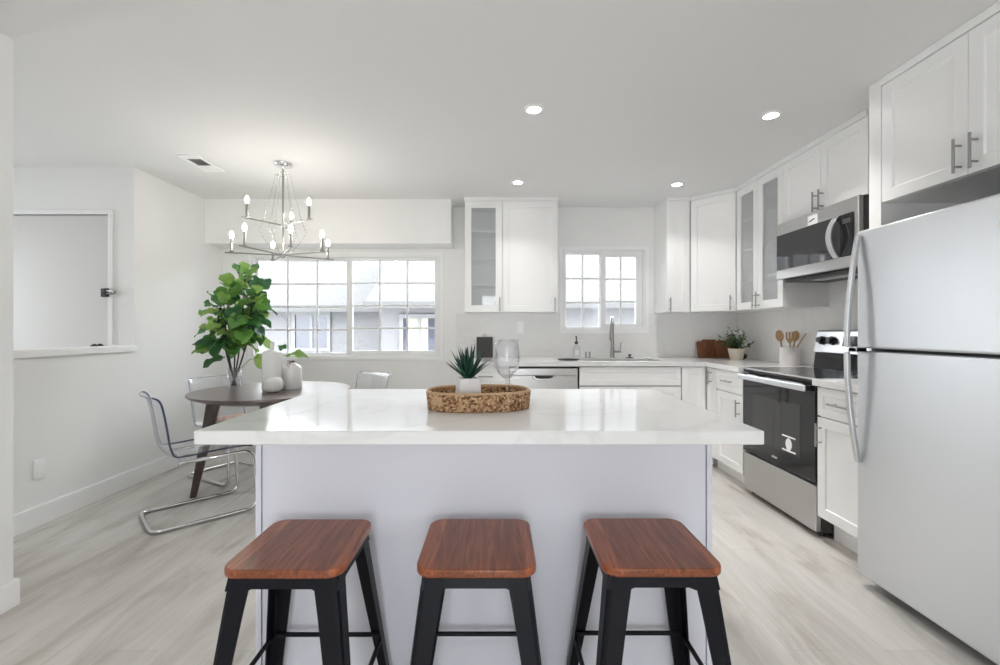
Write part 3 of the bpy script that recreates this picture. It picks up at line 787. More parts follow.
st.fprism(FG, [(0.525 + 0.030 * math.cos(a * PI / 12), 0.478 + 0.038 * math.sin(a * PI / 12)) for a in range(24)], 0.0056, 0.0066)
st.obox(FG, 0.46, 0.59, 0.0056, 0.0064, 0.520, 0.530).obox(FG, 0.46, 0.59, 0.0056, 0.0064, 0.432, 0.442)
st.build('sticker', M['white_plastic'], od)
MB().fprism(FG, [(0.348, 0.352), (0.405, 0.352), (0.412, 0.366), (0.355, 0.368)], 0.0042, 0.0055).build('logo_badge', M['chrome'], od)
MB().obox(FG, 0.0, rw, -0.52, 0.0, 0.886, 0.916).build('cooktop', M['black_gloss'], t, bevel=0.004)
MB().obox(FG, 0.0, rw, 0.0005, 0.004, 0.904, 0.914).build('cooktop_trim', M['chrome'], t)
# backguard
bgp = [(2.345, 0.917), (2.425, 0.917), (2.425, 1.19), (2.385, 1.19), (2.355, 1.165), (2.33, 1.03), (2.345, 1.02)]
def yprism(poly, ya, yb, nm, mt, par, bev=0):
    b = MB()
    A = [b.b.verts.new((x, ya, z)) for x, z in poly]; B = [b.b.verts.new((x, yb, z)) for x, z in poly]
    n = len(poly); b.b.faces.new(A); b.b.faces.new(B)
    for i in range(n): b.b.faces.new((A[i], A[(i + 1) % n], B[(i + 1) % n], B[i]))
    return b.build(nm, mt, par, bevel=bev)
yprism([(2.335, 0.917), (2.425, 0.917), (2.425, 1.028), (2.348, 1.028)], RY0 + 0.004, RY1 - 0.004, 'backguard_base', M['black_gloss'], t)
bgd = yprism([(2.335, 1.03), (2.425, 1.03), (2.425, 1.19), (2.375, 1.19), (2.362, 1.18)], RY0 - 0.0, RY1 + 0.0, 'control_panel', M['steel'], t, 0.004)
nrm = Vector((-0.984, 0, 0.177))
for ky in (3.245, 3.15, 2.74, 2.645):
    c = Vector((2.348, ky, 1.115))
    MB().cyl(c, c + nrm * 0.012, 0.030, 20).cyl(c + nrm * 0.012, c + nrm * 0.036, 0.021, 20).build('knob', M['black'], bgd, smooth=True)
c = Vector((2.3475, 2.945, 1.115))
MB().quadbox([c + Vector((0.008, -0.11, -0.035)) , c + Vector((0.008, 0.11, -0.035)), c + Vector((-0.006, 0.11, -0.035)), c + Vector((-0.006, -0.11, -0.035)),
              c + Vector((0.020, -0.11, 0.035)), c + Vector((0.020, 0.11, 0.035)), c + Vector((0.006, 0.11, 0.035)), c + Vector((0.006, -0.11, 0.035))]).build('clock_display', M['black_gloss'], bgd)
for ux, nn_ in ((0.04, -0.06), (rw - 0.04, -0.06), (0.04, -0.55), (rw - 0.04, -0.55)):
    MB().cyl(FG(ux, 0.0, nn_), FG(ux, 0.0295, nn_), 0.016, 12).build('foot', M['black'], t)

# ================================================================== MICROWAVE
t = thing('microwave', 'stainless over the range microwave with curved handle', 'microwave', (2.24, 2.93, 1.553))
FMW = FR((2.05, 3.302, 0), UR, NR); mw = 0.752
MB().obox(FMW, 0, mw, -0.385, -0.03, 1.556, 1.958).build('casing', M['dark_side'], t, bevel=0.002)
MB().obox(FMW, 0.0, mw, -0.029, 0.0, 1.556, 1.958).build('front_panel', M['steel_warm'], t, bevel=0.004)
MB().obox(FMW, 0.015, 0.625, 0.0005, 0.008, 1.622, 1.872).build('door_glass', M['mw_gloss'], t, bevel=0.002)
MB().obox(FMW, 0.627, 0.715, 0.0005, 0.007, 1.622, 1.872).build('control_panel', M['black_gloss'], t, bevel=0.002)
MB().obox(FMW, 0.64, 0.70, 0.0072, 0.008, 1.815, 1.845).build('display', M['dark_side'], t)
pts = []
for i in range(13):
    s = -1 + i / 6
    pts.append((0.600, 1.747 + s * 0.125, 0.012 + 0.048 * (1 - s * s)))
b = MB()
for (u, v_, n) in pts: pass
prev = None
rings = []
for (u, v_, n) in pts:
    rings.append([b.b.verts.new(FMW(u + du, v_, n + dn)) for du, dn in ((-0.02, -0.006), (0.02, -0.006), (0.02, 0.006), (-0.02, 0.006))])
for A, B in zip(rings, rings[1:]):
    for k in range(4): b.b.faces.new((A[k], A[(k + 1) % 4], B[(k + 1) % 4], B[k]))
b.b.faces.new(rings[0]); b.b.faces.new(rings[-1])
b.build('handle', M['steel'], t, bevel=0.003)
MB().obox(FMW, 0.02, mw - 0.02, -0.36, -0.05, 1.535, 1.5555).build('vent_grille', M['dark_side'], t, bevel=0.004)
MB().obox(FMW, 0.2, 0.55, -0.2, -0.12, 1.530, 1.5345).build('task_light_cover', M['steel'], t)
sk = MB().obox(FMW, 0.335, 0.425, 0.0005, 0.0016, 1.875, 1.935).build('sticker', M['white_plastic'], t)
FK = FMW
MB().fprism(FK, [(0.338, 1.893), (0.36, 1.896), (0.395, 1.906), (0.405, 1.913), (0.39, 1.913), (0.36, 1.905)], 0.0018, 0.0024).build('sticker_swoosh', M['dark_side'], sk)

# ================================================================== REFRIGERATOR
t = thing('refrigerator', 'tall stainless top freezer refrigerator on the right', 'refrigerator', (2.06, 1.74, 0))
FRG = FR((1.69, 2.115, 0), UR, NR); fw = 0.76
MB().obox(FRG, 0.004, fw - 0.004, -0.70, -0.065, 0.05, 1.64).build('casing', M['dark_side'], t, bevel=0.004)
MB().obox(FRG, 0.01, fw - 0.01, -0.68, -0.09, 0.012, 0.0495).build('base_grille', M['black'], t)
dz = 1.10
f1 = MB().obox(FRG, 0, fw, -0.06, 0, dz + 0.006, 1.652).build('freezer_door', M['steel'], t, bevel=0.010, seg=3)
f2 = MB().obox(FRG, 0, fw, -0.06, 0, 0.055, dz - 0.006).build('refrigerator_door', M['steel'], t, bevel=0.010, seg=3)
def bow(za, zb, flip, parent):
    b = MB(); rings = []
    for i in range(15):
        s = i / 14
        off = 0.012 + 0.052 * math.sin(s * PI / 2) ** 0.9 if not flip else 0.012 + 0.052 * math.cos(s * PI / 2) ** 0.9
        z = za + (zb - za) * s
        rings.append([b.b.verts.new(FRG(u, z, off + dn)) for u, dn in ((0.012, -0.010), (0.034, -0.010), (0.034, 0.008), (0.012, 0.008))])
    for A, B in zip(rings, rings[1:]):
        for k in range(4): b.b.faces.new((A[k], A[(k + 1) % 4], B[(k + 1) % 4], B[k]))
    b.b.faces.new(rings[0]); b.b.faces.new(rings[-1])
    zc = zb if not flip else za
    s = -1 if not flip else 1
    b.obox(FRG, 0.014, 0.060, 0.0005, 0.050, min(zc, zc + s * 0.022), max(zc, zc + s * 0.022))
    return b.build('handle', M['steel'], parent, bevel=0.003)
bow(1.628, dz + 0.012, False, f1)
bow(dz - 0.012, 0.575, True, f2)
MB().obox(FRG, 0.60, 0.665, 0.0005, 0.002, 1.535, 1.562).build('logo_badge', M['chrome'], f1)
for u, n in ((0.05, -0.12), (fw - 0.05, -0.12), (0.05, -0.62), (fw - 0.05, -0.62)):
    MB().cyl(FRG(u, 0.0, n), FRG(u, 0.0115, n), 0.018, 12).build('foot', M['black'], t)

# ================================================================== ISLAND
t = thing('kitchen_island', 'white kitchen island base under the quartz top', 'kitchen island', (-0.045, 1.78, 0))
IX0, IX1, IY0, IY1 = -0.79, 0.705, 1.475, 2.07
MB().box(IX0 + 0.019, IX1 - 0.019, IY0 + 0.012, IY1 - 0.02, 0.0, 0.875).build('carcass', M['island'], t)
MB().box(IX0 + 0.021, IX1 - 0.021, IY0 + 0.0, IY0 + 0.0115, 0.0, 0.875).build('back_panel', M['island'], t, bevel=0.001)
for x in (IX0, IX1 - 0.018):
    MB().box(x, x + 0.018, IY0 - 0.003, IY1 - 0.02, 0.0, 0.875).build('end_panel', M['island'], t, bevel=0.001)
FI = FR((IX1 - 0.02, IY1, 0), (-1, 0, 0), (0, 1, 0))
for k in range(3):
    w_ = (IX1 - IX0 - 0.04) / 3
    dr = MB().shaker(FI, k * w_ + 0.002, (k + 1) * w_ - 0.002, 0.115, 0.868).build('door', M['cab'], t, bevel=0.0015)
    pull(FI, (k + 1) * w_ - 0.04, 0.76, 0.13, dr)
tag(MB().box(-0.830, 0.732, 1.23, 2.11, 0.8755, 0.914).build('island_countertop', M['quartz'], bevel=0.004, loc=(-0.05, 1.67, 0.8755)), 'large white quartz top of the island with overhang over the stools', 'countertop')

# ================================================================== STOOLS
def make_stool():
    t = thing('bar_stool', '', 'stool', group='stools at the island')
    H = 0.60; hs = 0.152
    def rr(h, r, n=6):
        out = []
        for cx, cy, a0 in ((h - r, h - r, 0), (-h + r, h - r, 90), (-h + r, -h + r, 180), (h - r, -h + r, 270)):
            for i in range(n + 1):
                a = math.radians(a0 + 90 * i / n); out.append((cx + r * math.cos(a), cy + r * math.sin(a)))
        return out
    MB().prism(rr(hs, 0.042), H - 0.022, H).build('seat', M['seat_wood'], t, bevel=0.005, seg=3, smooth=True)
    # sheet metal apron under the seat
    b = MB(); a, tp = 0.134, H - 0.023
    for ax in range(4):
        R = Matrix.Rotation(ax * PI / 2, 4, 'Z')
        poly = [(-a, 0), (a, 0), (a + 0.006, -0.035), (a - 0.048, -0.035), (a - 0.060, -0.030), (-a + 0.060, -0.030), (-a + 0.048, -0.035), (-a - 0.006, -0.035)]
        A = [b.b.verts.new(R @ Vector((x, -a + z * 0.18, tp + z))) for x, z in poly]
        B = [b.b.verts.new(R @ Vector((x, -a + 0.003 + z * 0.18, tp + z))) for x, z in poly]
        n = len(poly); b.b.faces.new(A); b.b.faces.new(B[::-1])
        for i in range(n): b.b.faces.new((A[i], A[(i + 1) % n], B[(i + 1) % n], B[i]))
    b.build('apron', M['stool_metal'], t)
    f = 0.205
    for sx in (-1, 1):
        for sy in (-1, 1):
            # folded angle leg: an L profile tapering from wide at the top to narrow at the foot
            b = MB(); rings = []
            for z, c, w in ((tp - 0.001, a + 0.002, 0.060), (tp - 0.09, a + 0.002 + (f - a) * 0.16, 0.055), (0.012, f, 0.034)):
                th = 0.004; rd = 0.012
                L = [(c, c - w), (c, c - rd), (c - rd * 0.3, c - rd * 0.3), (c - rd, c), (c - w, c), (c - w, c - th), (c - rd - th * 0.3, c - th), (c - th - rd * 0.3, c - th - rd * 0.3), (c - th, c - rd - th * 0.3), (c - th, c - w)]
                rings.append([b.b.verts.new((sx * x, sy * y, z)) for x, y in L])
            for A, B in zip(rings, rings[1:]):
                n = len(A)
                for i in range(n): b.b.faces.new((A[i], A[(i + 1) % n], B[(i + 1) % n], B[i]))
            b.b.faces.new(rings[0]); b.b.faces.new(rings[-1])
            lg = b.build('leg', M['stool_metal'], t)
            MB().box(min(sx * (f + 0.002), sx * (f - 0.034)), max(sx * (f + 0.002), sx * (f - 0.034)), min(sy * (f + 0.002), sy * (f - 0.034)), max(sy * (f + 0.002), sy * (f - 0.034)), 0, 0.0115).build('foot_cap', M['black'], lg)
    zf = 0.225; fz = a + (f - a) * (tp - zf) / tp - 0.006
    for k in range(4):
        R = Matrix.Rotation(k * PI / 2, 4, 'Z')
        MB().cyl(R @ Vector((-fz + 0.008, -fz, zf)), R @ Vector((fz - 0.008, -fz, zf)), 0.007, 10).build('foot_rail', M['stool_metal'], t, smooth=True)
    # diagonal braces under the seat
    MB().cyl((-0.125, -0.125, tp - 0.045), (0.125, 0.125, tp - 0.045), 0.006, 8).cyl((-0.125, 0.125, tp - 0.054), (0.125, -0.125, tp - 0.054), 0.006, 8).build('cross_brace', M['stool_metal'], t)
    return t
proto = make_stool()
for i, (x, y, rz, lb) in enumerate([(-0.535, 1.255, 0.0, 'black metal bar stool with walnut seat, leftmost at the island'),
                                    (-0.052, 1.258, 0.0, 'black metal bar stool with walnut seat, middle of the three'),
                                    (0.417, 1.262, 0.0, 'black metal bar stool with walnut seat, nearest the refrigerator')]):
    o = proto if i == 0 else copy_tree(proto)
    o.location = (x, y, 0); o.rotation_euler = (0, 0, rz); o['label'] = lb

# ================================================================== TRAY, SUCCULENT, WINE GLASS
TX, TY, TZ = -0.066, 1.62, 0.914
t = thing('woven_tray', 'oval woven seagrass tray on the island top', 'tray', (TX, TY, TZ))
ra, rb, ang = 0.180, 0.125, 0.12
def oval(th, d=0.0):
    # superellipse, rotated
    c, s = math.cos(th), math.sin(th)
    e = 2 / 2.5
    x = (ra + d) * math.copysign(abs(c) ** e, c); y = (rb + d) * math.copysign(abs(s) ** e, s)
    return Vector((TX + x * math.cos(ang) - y * math.sin(ang), TY + x * math.sin(ang) + y * math.cos(ang), 0))
nT, nV = 132, 10
b = MB(); th_ = 0.010; hT = 0.058
cols = []
def slot(a, v):   # hand holes in both short ends
    da = min(abs((a % (2 * PI)) - PI - 0.55), abs(((a + PI) % (2 * PI)) - PI - 0.55))
    return da < 0.20 and 0.55 < v < 0.80
outer = []; inner = []
for j in range(nV + 1):
    v = j / nV
    ro = []; ri = []
    for i in range(nT):
        a = 2 * PI * i / nT
        w = 0.0022 * math.sin(i * PI / 1.0 + j * PI) + 0.0018 * math.sin(a * 33 + j * 2.1)
        p = oval(a, w + 0.006 * v); q = oval(a, -th_ + w * 0.7 + 0.006 * v)
        ro.append(b.b.verts.new((p.x, p.y, TZ + 0.001 + hT * v))); ri.append(b.b.verts.new((q.x, q.y, TZ + 0.006 + (hT - 0.005) * v)))
    outer.append(ro); inner.append(ri)
for j in range(nV):
    for i in range(nT):
        k = (i + 1) % nT
        b.b.faces.new((outer[j][i], outer[j][k], outer[j + 1][k], outer[j + 1][i]))
        b.b.faces.new((inner[j][i], inner[j + 1][i], inner[j + 1][k], inner[j][k]))
for i in range(nT):
    k = (i + 1) % nT
    b.b.faces.new((outer[-1][i], outer[-1][k], inner[-1][k], inner[-1][i]))
b.b.faces.new(outer[0]); b.b.faces.new(inner[0])
b.build('woven_body', M['basket'], t, smooth='all')
MB().tube([oval(2 * PI * i / 90, -0.001) + Vector((0, 0, TZ + hT + 0.002)) for i in range(90)], 0.0062, 8, closed=True).build('rim', M['rim'], t, smooth='all')
for a0 in (PI + 0.72, 0.5):
    pts = [oval(a0 + s * 0.16, 0.0075) + Vector((0, 0, TZ + 0.036)) for s in (-1, -0.5, 0, 0.5, 1)]
    b = MB()
    rg = [[b.b.verts.new(p + Vector((0, 0, z))) for z in (-0.012, 0.012)] for p in pts]
    for A, B in zip(rg, rg[1:]): b.b.faces.new((A[0], B[0], B[1], A[1]))
    b.build('handle_wrap', M['rim'], t, solid=0.005)

SXp, SYp, SZp = -0.102, 1.60, TZ + 0.0065
t = thing('succulent_pot', 'square tapered white pot holding the spiky succulent in the tray', 'pot', (SXp, SYp, SZp))
b = MB(); ca, sa = math.cos(0.25), math.sin(0.25)
def sq(h, z, r=0.006):
    out = []
    for cx, cy, a0 in ((h - r, h - r, 0), (-h + r, h - r, 90), (-h + r, -h + r, 180), (h - r, -h + r, 270)):
        for i in range(4):
            a = math.radians(a0 + 30 * i); x, y = cx + r * math.cos(a), cy + r * math.sin(a)
            out.append(b.b.verts.new((SXp + x * ca - y * sa, SYp + x * sa + y * ca, SZp + z)))
    return out
R = [sq(0.042, 0), sq(0.044, 0.01), sq(0.036, 0.100), sq(0.031, 0.100), sq(0.031, 0.090)]
for A, B in zip(R, R[1:]):
    n = len(A)
    for i in range(n): b.b.faces.new((A[i], A[(i + 1) % n], B[(i + 1) % n], B[i]))
b.b.faces.new(R[0]); b.b.faces.new(R[-1])
b.build('pot_body', M['ceramic_matt'], t, smooth=True)
b = MB(); sq_ = 0.029
b.prism([(SXp + x * ca - y * sa, SYp + x * sa + y * ca) for x, y in ((-sq_, -sq_), (sq_, -sq_), (sq_, sq_), (-sq_, sq_))], SZp + 0.0905, SZp + 0.094)
b.build('soil', M['soil'], t)
# spiky leaves
b = MB(); rnd = random.Random(3)
base = Vector((SXp, SYp, SZp + 0.0945))
for i in range(34):
    az = i * 2.399 + rnd.uniform(-0.2, 0.2)
    el = math.radians(87 - 46 * (i / 33) ** 0.8 + rnd.uniform(-5, 5))
    Ln = rnd.uniform(0.105, 0.13) if i > 5 else rnd.uniform(0.115, 0.14)
    d0 = Vector((math.cos(az) * math.cos(el), math.sin(az) * math.cos(el), math.sin(el)))
    side = Vector((-math.sin(az), math.cos(az), 0)); up = side.cross(d0) * -1
    prev = None
    for s in range(7):
        q = s / 6
        p = base + d0 * Ln * q + Vector((math.cos(az), math.sin(az), 0)) * 0.006 - Vector((0, 0, 1)) * 0.018 * q * q * math.cos(el)
        w = 0.0075 * (0.7 + 1.1 * q - 1.0 * q * q) * (1 - q ** 3) + 0.0002
        ring = [b.b.verts.new(p + side * w), b.b.verts.new(p - up * w * 0.45), b.b.verts.new(p - side * w), b.b.verts.new(p + up * w * 0.2)]
        if prev:
            for k in range(4): b.b.faces.new((prev[k], prev[(k + 1) % 4], ring[(k + 1) % 4], ring[k]))
        else: b.b.faces.new(ring)
        prev = ring
    b.b.faces.new(prev)
tag(b.build('succulent', M['succulent'], smooth='all', loc=base), 'spiky dark green succulent growing in the white pot', 'plant')

gx, gy = 0.035, 1.615
t = thing('wine_glass', 'empty clear stemmed wine glass standing in the tray', 'wine glass', (gx, gy, TZ + 0.0065))
Zg = TZ + 0.0065
prof = [(0.0, 0.0), (0.037, 0.0), (0.038, 0.002), (0.012, 0.006), (0.0045, 0.014), (0.0038, 0.05), (0.0042, 0.082), (0.010, 0.094), (0.030, 0.112), (0.0435, 0.138), (0.0472, 0.165), (0.0445, 0.20), (0.0395, 0.236),
        (0.0388, 0.236), (0.0437, 0.20), (0.0464, 0.165), (0.0427, 0.138), (0.029, 0.113), (0.009, 0.0965), (0, 0.095)]
MB().lathe(prof[:7] + [(0.0, 0.084)], (gx, gy, Zg), 40).build('stem', M['clear'], t, smooth='all')
MB().lathe([(0.0, 0.084)] + prof[7:], (gx, gy, Zg), 48).build('bowl', M['clear'], t, smooth='all')

# ================================================================== COUNTER ACCESSORIES (kitchen corner)
def board(name, label, x, y, w, h, th, lean_dy, handle, rz=0):
    t = thing(name, label, 'cutting board', (x, y, CT1), rz, group='cutting boards in the corner')
    Lv = Vector((0, lean_dy, h)).normalized(); Nv = Vector((0, -Lv.z, Lv.y))
    F = lambda u, v, n=0: Vector((x, y, CT1 + 0.001)) + Vector((u, 0, 0)) + Lv * v + Nv * n
    r = 0.02; poly = [(-w / 2, 0), (w / 2, 0)]
    for i in range(5): a = math.radians(90 * i / 4); poly.append((w / 2 - r + r * math.cos(a), h - r + r * math.sin(a)))
    for i in range(5): a = math.radians(90 + 90 * i / 4); poly.append((-w / 2 + r + r * math.cos(a), h - r + r * math.sin(a)))
    MB().fprism(F, poly, 0, th).build('board_panel', M['board_wood'], t, bevel=0.003)
    if handle == 'batten':
        MB().obox(F, -w / 2 + 0.002, -w / 2 + 0.026, th + 0.0005, th + 0.012, 0.004, h - 0.004).build('batten', M['board_wood'], t, bevel=0.002)
    return t
board('cutting_board', 'tall narrow acacia board leaning on the backsplash, leftmost', 2.025, 4.47, 0.06, 0.165, 0.02, 0.045, None)
board('cutting_board', 'acacia cutting board with end batten between the narrow board and potted herb', 2.135, 4.515, 0.15, 0.18, 0.016, 0.03, 'batten')
board('cutting_board', 'acacia cutting board partly hidden behind the potted herb', 2.245, 4.44, 0.165, 0.175, 0.018, 0.055, 'batten')

hx, hy = 2.235, 4.20
t = thing('herb_pot', 'beige tapered pot in the kitchen corner', 'pot', (hx, hy, CT1))
MB().lathe([(0, 0), (0.052, 0), (0.055, 0.004), (0.073, 0.098), (0.076, 0.104), (0.070, 0.104), (0.067, 0.095), (0, 0.09)], (hx, hy, CT1), 32).build('pot_body', M['pot_beige'], t, smooth=True)
b = MB(); rnd = random.Random(11)
leaf = MB()
top = Vector((hx, hy, CT1 + 0.092))
for i in range(34):
    az = rnd.uniform(0, 2 * PI); el = math.radians(rnd.uniform(22, 85)); Ln = rnd.uniform(0.13, 0.19)
    if math.cos(az) * math.cos(el) > 0.55: Ln *= 0.8
    d0 = Vector((math.cos(az) * math.cos(el), math.sin(az) * math.cos(el), math.sin(el)))
    if i < 2: d0 = Vector((-0.25 + 0.3 * i, 0.0, 1)).normalized(); Ln = 0.20
    p0 = top + Vector((d0.x, d0.y, 0)) * 0.02
    b.tube([p0, p0 + d0 * Ln * 0.5, p0 + d0 * Ln + Vector((0, 0, -0.008))], 0.0016, 5)
    for k in range(11):
        q = 0.18 + 0.82 * k / 10
        p = p0 + d0 * Ln * q
        ld = (d0 * 0.6 + Vector((rnd.uniform(-1, 1), rnd.uniform(-1, 1), rnd.uniform(-0.4, 0.9))).normalized()).normalized()
        sd = ld.orthogonal().normalized() * 0.0075; Ll = rnd.uniform(0.028, 0.042)
        vs = [leaf.b.verts.new(p), leaf.b.verts.new(p + ld * Ll * 0.5 + sd), leaf.b.verts.new(p + ld * Ll), leaf.b.verts.new(p + ld * Ll * 0.5 - sd)]
        leaf.b.faces.new(vs)
pl = thing('potted_herb', 'bushy green herb growing from the beige pot', 'plant', top)
b.build('stems', M['herb'], pl, smooth='all'); leaf.build('foliage', M['herb'], pl, normals=False)
b = MB(); b.ball((2.33, 4.26, CT1 + 0.028), 0.03, 20, 12, (1.25, 0.95, 0.9))
tag(b.build('avocado', M['brown'], smooth='all', loc=(2.33, 4.26, CT1)), 'small dark brown fruit lying right of the herb pot', 'fruit')

cx_, cy_ = 2.338, 3.60
t = thing('utensil_crock', 'white ceramic crock holding wooden utensils left of the range', 'crock', (cx_, cy_, CT1))
MB().lathe([(0, 0), (0.064, 0), (0.068, 0.005), (0.068, 0.136), (0.065, 0.140), (0.061, 0.136), (0.061, 0.010), (0, 0.008)], (cx_, cy_, CT1), 36).build('crock_body', M['crock'], t, smooth=True)
def utensil(name, label, tip, head, mat='spoon_wood', foot=None):
    b0 = Vector(foot if foot else (cx_ - (tip[0] - cx_) * 0.5, cy_ - (tip[1] - cy_) * 0.5, CT1 + 0.012)); t1 = Vector(tip)
    t = thing(name, label, 'utensil', b0, group='utensils in the crock')
    d_ = (t1 - b0); L_ = d_.length; d_.normalize()
    MB().tube([b0, b0 + d_ * (L_ - head[1] * 0.9)], [0.006, 0.0065], 10).build('handle', M[mat], t, smooth=True)
    sd = d_.cross(Vector((0.3, 1, 0))).normalized()   # broad side roughly facing the room
    nv = sd.cross(d_).normalized()
    b = MB(); hw, hl, kind = head
    c = b0 + d_ * (L_ - hl)
    def P(u, v, n): return c + sd * u + d_ * v + nv * n
    if kind == 'fork':
        b.fprism(P, [(-0.006, -0.0), (0.006, -0.0), (hw, hl * 0.45), (-hw, hl * 0.45)], -0.003, 0.003)
        for k in (-1, 0, 1):
            b.obox(lambda u, v, n=0: P(u, v, n), k * hw * 0.72 - hw * 0.24, k * hw * 0.72 + hw * 0.24, -0.003, 0.003, hl * 0.44, hl)
    else:
        pl_ = []
        for i in range(20):
            a = 2 * PI * i / 20
            pl_.append((hw * math.cos(a), hl / 2 + hl / 2 * math.sin(a)))
        b.fprism(P, pl_, -0.004, 0.004)
    b.build('head', M[mat], t, bevel=0.002)
utensil('wooden_spoon', 'wooden spoon leaning left in the crock', (2.252, 3.60, 1.19), (0.030, 0.095, 'spoon'), foot=(2.318, 3.625, CT1 + 0.012))
utensil('wooden_fork', 'slotted wooden fork in the middle of the crock', (2.305, 3.545, 1.175), (0.030, 0.095, 'fork'), foot=(2.328, 3.572, CT1 + 0.012))
utensil('wooden_spoon', 'wooden spoon leaning right in the crock', (2.395, 3.60, 1.185), (0.028, 0.09, 'spoon'), foot=(2.362, 3.615, CT1 + 0.012))
b0 = Vector((2.347, 3.645, CT1 + 0.012)); b1 = Vector((2.388, 3.475, 1.165))
tag(MB().tube([b0, b1], [0.004, 0.006], 8).build('wooden_skewer', M['spoon_wood'], smooth=True, loc=b0), 'thin wooden stick leaning far right out of the crock', 'utensil')

# ================================================================== DINING TABLE
tx, ty = -1.67, 3.37
t = thing('dining_table', 'round dark wood dining table with splayed legs by the window', 'table', (tx, ty, 0))
MB().lathe([(0, 0.695), (0.46, 0.695), (0.535, 0.722), (0.549, 0.733), (0.55, 0.74), (0.547, 0.745), (0, 0.745)], (tx, ty, 0), 72).build('tabletop', M['table_wood'], t, smooth=True)
for k in range(4):
    a = math.radians(199 + 90 * k)
    u = Vector((math.cos(a), math.sin(a), 0)); s = Vector((-math.sin(a), math.cos(a), 0))
    b = MB(); rings = []
    for z, r, wr, wt in ((0.694, 0.385, 0.043, 0.032), (0.66, 0.392, 0.042, 0.030), (0.0, 0.52, 0.019, 0.016)):
        c = Vector((tx, ty, z)) + u * r
        rings.append([b.b.verts.new(c + u * wr * cu + s * wt * cs) for cu, cs in ((-1, -0.8), (-0.8, -1), (0.8, -1), (1, -0.8), (1, 0.8), (0.8, 1), (-0.8, 1), (-1, 0.8))])
    for A, B in zip(rings, rings[1:]):
        for i in range(8): b.b.faces.new((A[i], A[(i + 1) % 8], B[(i + 1) % 8], B[i]))
    b.b.faces.new(rings[0]); b.b.faces.new(rings[-1])
    b.build('leg', M['leg_wood'], t)

# ================================================================== DINING CHAIRS
def fillet(pts, r, n=6):
    pts = [Vector(p) for p in pts]; out = [pts[0]]
    for a, p, c in zip(pts, pts[1:], pts[2:]):
        u = (a - p).normalized(); v = (c - p).normalized()
        rr = min(r, (a - p).length * 0.49, (c - p).length * 0.49)
        for i in range(n + 1):
            q = i / n
            s0 = p + u * rr * (1 - q); s1 = p + v * rr * q
            out.append(s0.lerp(s1, q))
    out.append(pts[-1]); return out
def make_chair():
    t = thing('dining_chair', '', 'chair', group='clear chairs at the dining table')
    w = 0.215
    def side(s): return [(s * 0.195, -0.12, 0.386), (s * 0.205, 0.29, 0.394), (s * 0.215, 0.315, 0.012), (s * 0.215, -0.255, 0.012)]
    pts = side(1) + side(-1)[::-1]
    # soften every bend; the open ends sit under the back of the seat
    path = fillet([Vector(p) for p in pts], 0.07)
    MB().tube(path, 0.0115, 10).build('cantilever_frame', M['chrome'], t, smooth='all')
    for y in (-0.10, 0.20):
        MB().cyl((-0.195, y, 0.391), (0.195, y, 0.391), 0.008, 8).build('seat_bar', M['chrome'], t, smooth=True)
    prof = [(0.285, 0.398), (0.26, 0.411), (0.15, 0.415), (0.02, 0.410), (-0.07, 0.406), (-0.13, 0.412), (-0.172, 0.438), (-0.196, 0.495), (-0.208, 0.575), (-0.222, 0.665), (-0.238, 0.745), (-0.255, 0.780), (-0.28, 0.793)]
    fine = []
    P = [Vector((0, y, z)) for y, z in prof]
    for i in range(len(P) - 1):
        p0, p1, p2, p3 = P[max(i - 1, 0)], P[i], P[i + 1], P[min(i + 2, len(P) - 1)]
        for k in range(3):
            q = k / 3
            fine.append(0.5 * ((2 * p1) + (p2 - p0) * q + (2 * p0 - 5 * p1 + 4 * p2 - p3) * q * q + (3 * p1 - p0 - 3 * p2 + p3) * q ** 3))
    fine.append(P[-1])
    nU = 12; b = MB(); grid = []
    nF = len(fine)
    for i, p in enumerate(fine):
        q = i / (nF - 1); row = []
        hw = 0.225 - 0.012 * math.sin(q * PI)
        if q > 0.9: hw -= 0.035 * ((q - 0.9) / 0.1) ** 2
        if q < 0.08: hw -= 0.03 * ((0.08 - q) / 0.08) ** 2
        for j in range(nU + 1):
            u = -1 + 2 * j / nU
            lift = 0.022 * u * u
            if q < 0.45: d = Vector((0, 0, lift))
            else: d = Vector((0, lift * 1.5, 0))
            bl = min(1, max(0, (q - 0.36) / 0.18))
            d = Vector((0, 0, lift)) * (1 - bl) + Vector((0, lift * 1.5, 0)) * bl
            row.append(b.b.verts.new(p + Vector((u * hw, 0, 0)) + d))
        grid.append(row)
    for A, B in zip(grid, grid[1:]):
        for j in range(nU): b.b.faces.new((A[j], A[j + 1], B[j + 1], B[j]))
    side_r = [r[-1].co.copy() for r in grid]; side_l = [r[0].co.copy() for r in grid]
    front = [v.co.copy() for v in grid[0]]; top = [v.co.copy() for v in grid[-1]]
    sh = b.build('shell', M['acrylic'], t, smooth='all', solid=0.006)
    for e in (side_r, side_l): MB().tube(e, 0.0056, 6).build('side_edge', M['acrylic_edge'], sh, smooth='all')
    for e in (front, top): MB().tube(e, 0.0040, 6).build('end_edge', M['acrylic_rim'], sh, smooth='all')
    return t
ch = make_chair()
for i, (x, y, face, lb) in enumerate([(-1.97, 2.93, 45, 'clear acrylic chair on chrome frame nearest the camera, left of the table'),
                                      (-2.20, 3.73, -28, 'clear acrylic chair on chrome frame against the wall behind the plant'),
                                      (-1.27, 3.98, 234, 'clear acrylic chair on chrome frame under the dining window')]):
    o = ch if i == 0 else copy_tree(ch)
    o.location = (x, y, 0); o.rotation_euler = (0, 0, math.radians(face - 90)); o['label'] = lb
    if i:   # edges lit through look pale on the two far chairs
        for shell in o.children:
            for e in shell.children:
                e.material_slots[0].link = 'OBJECT'; e.material_slots[0].material = M['acrylic_rim']
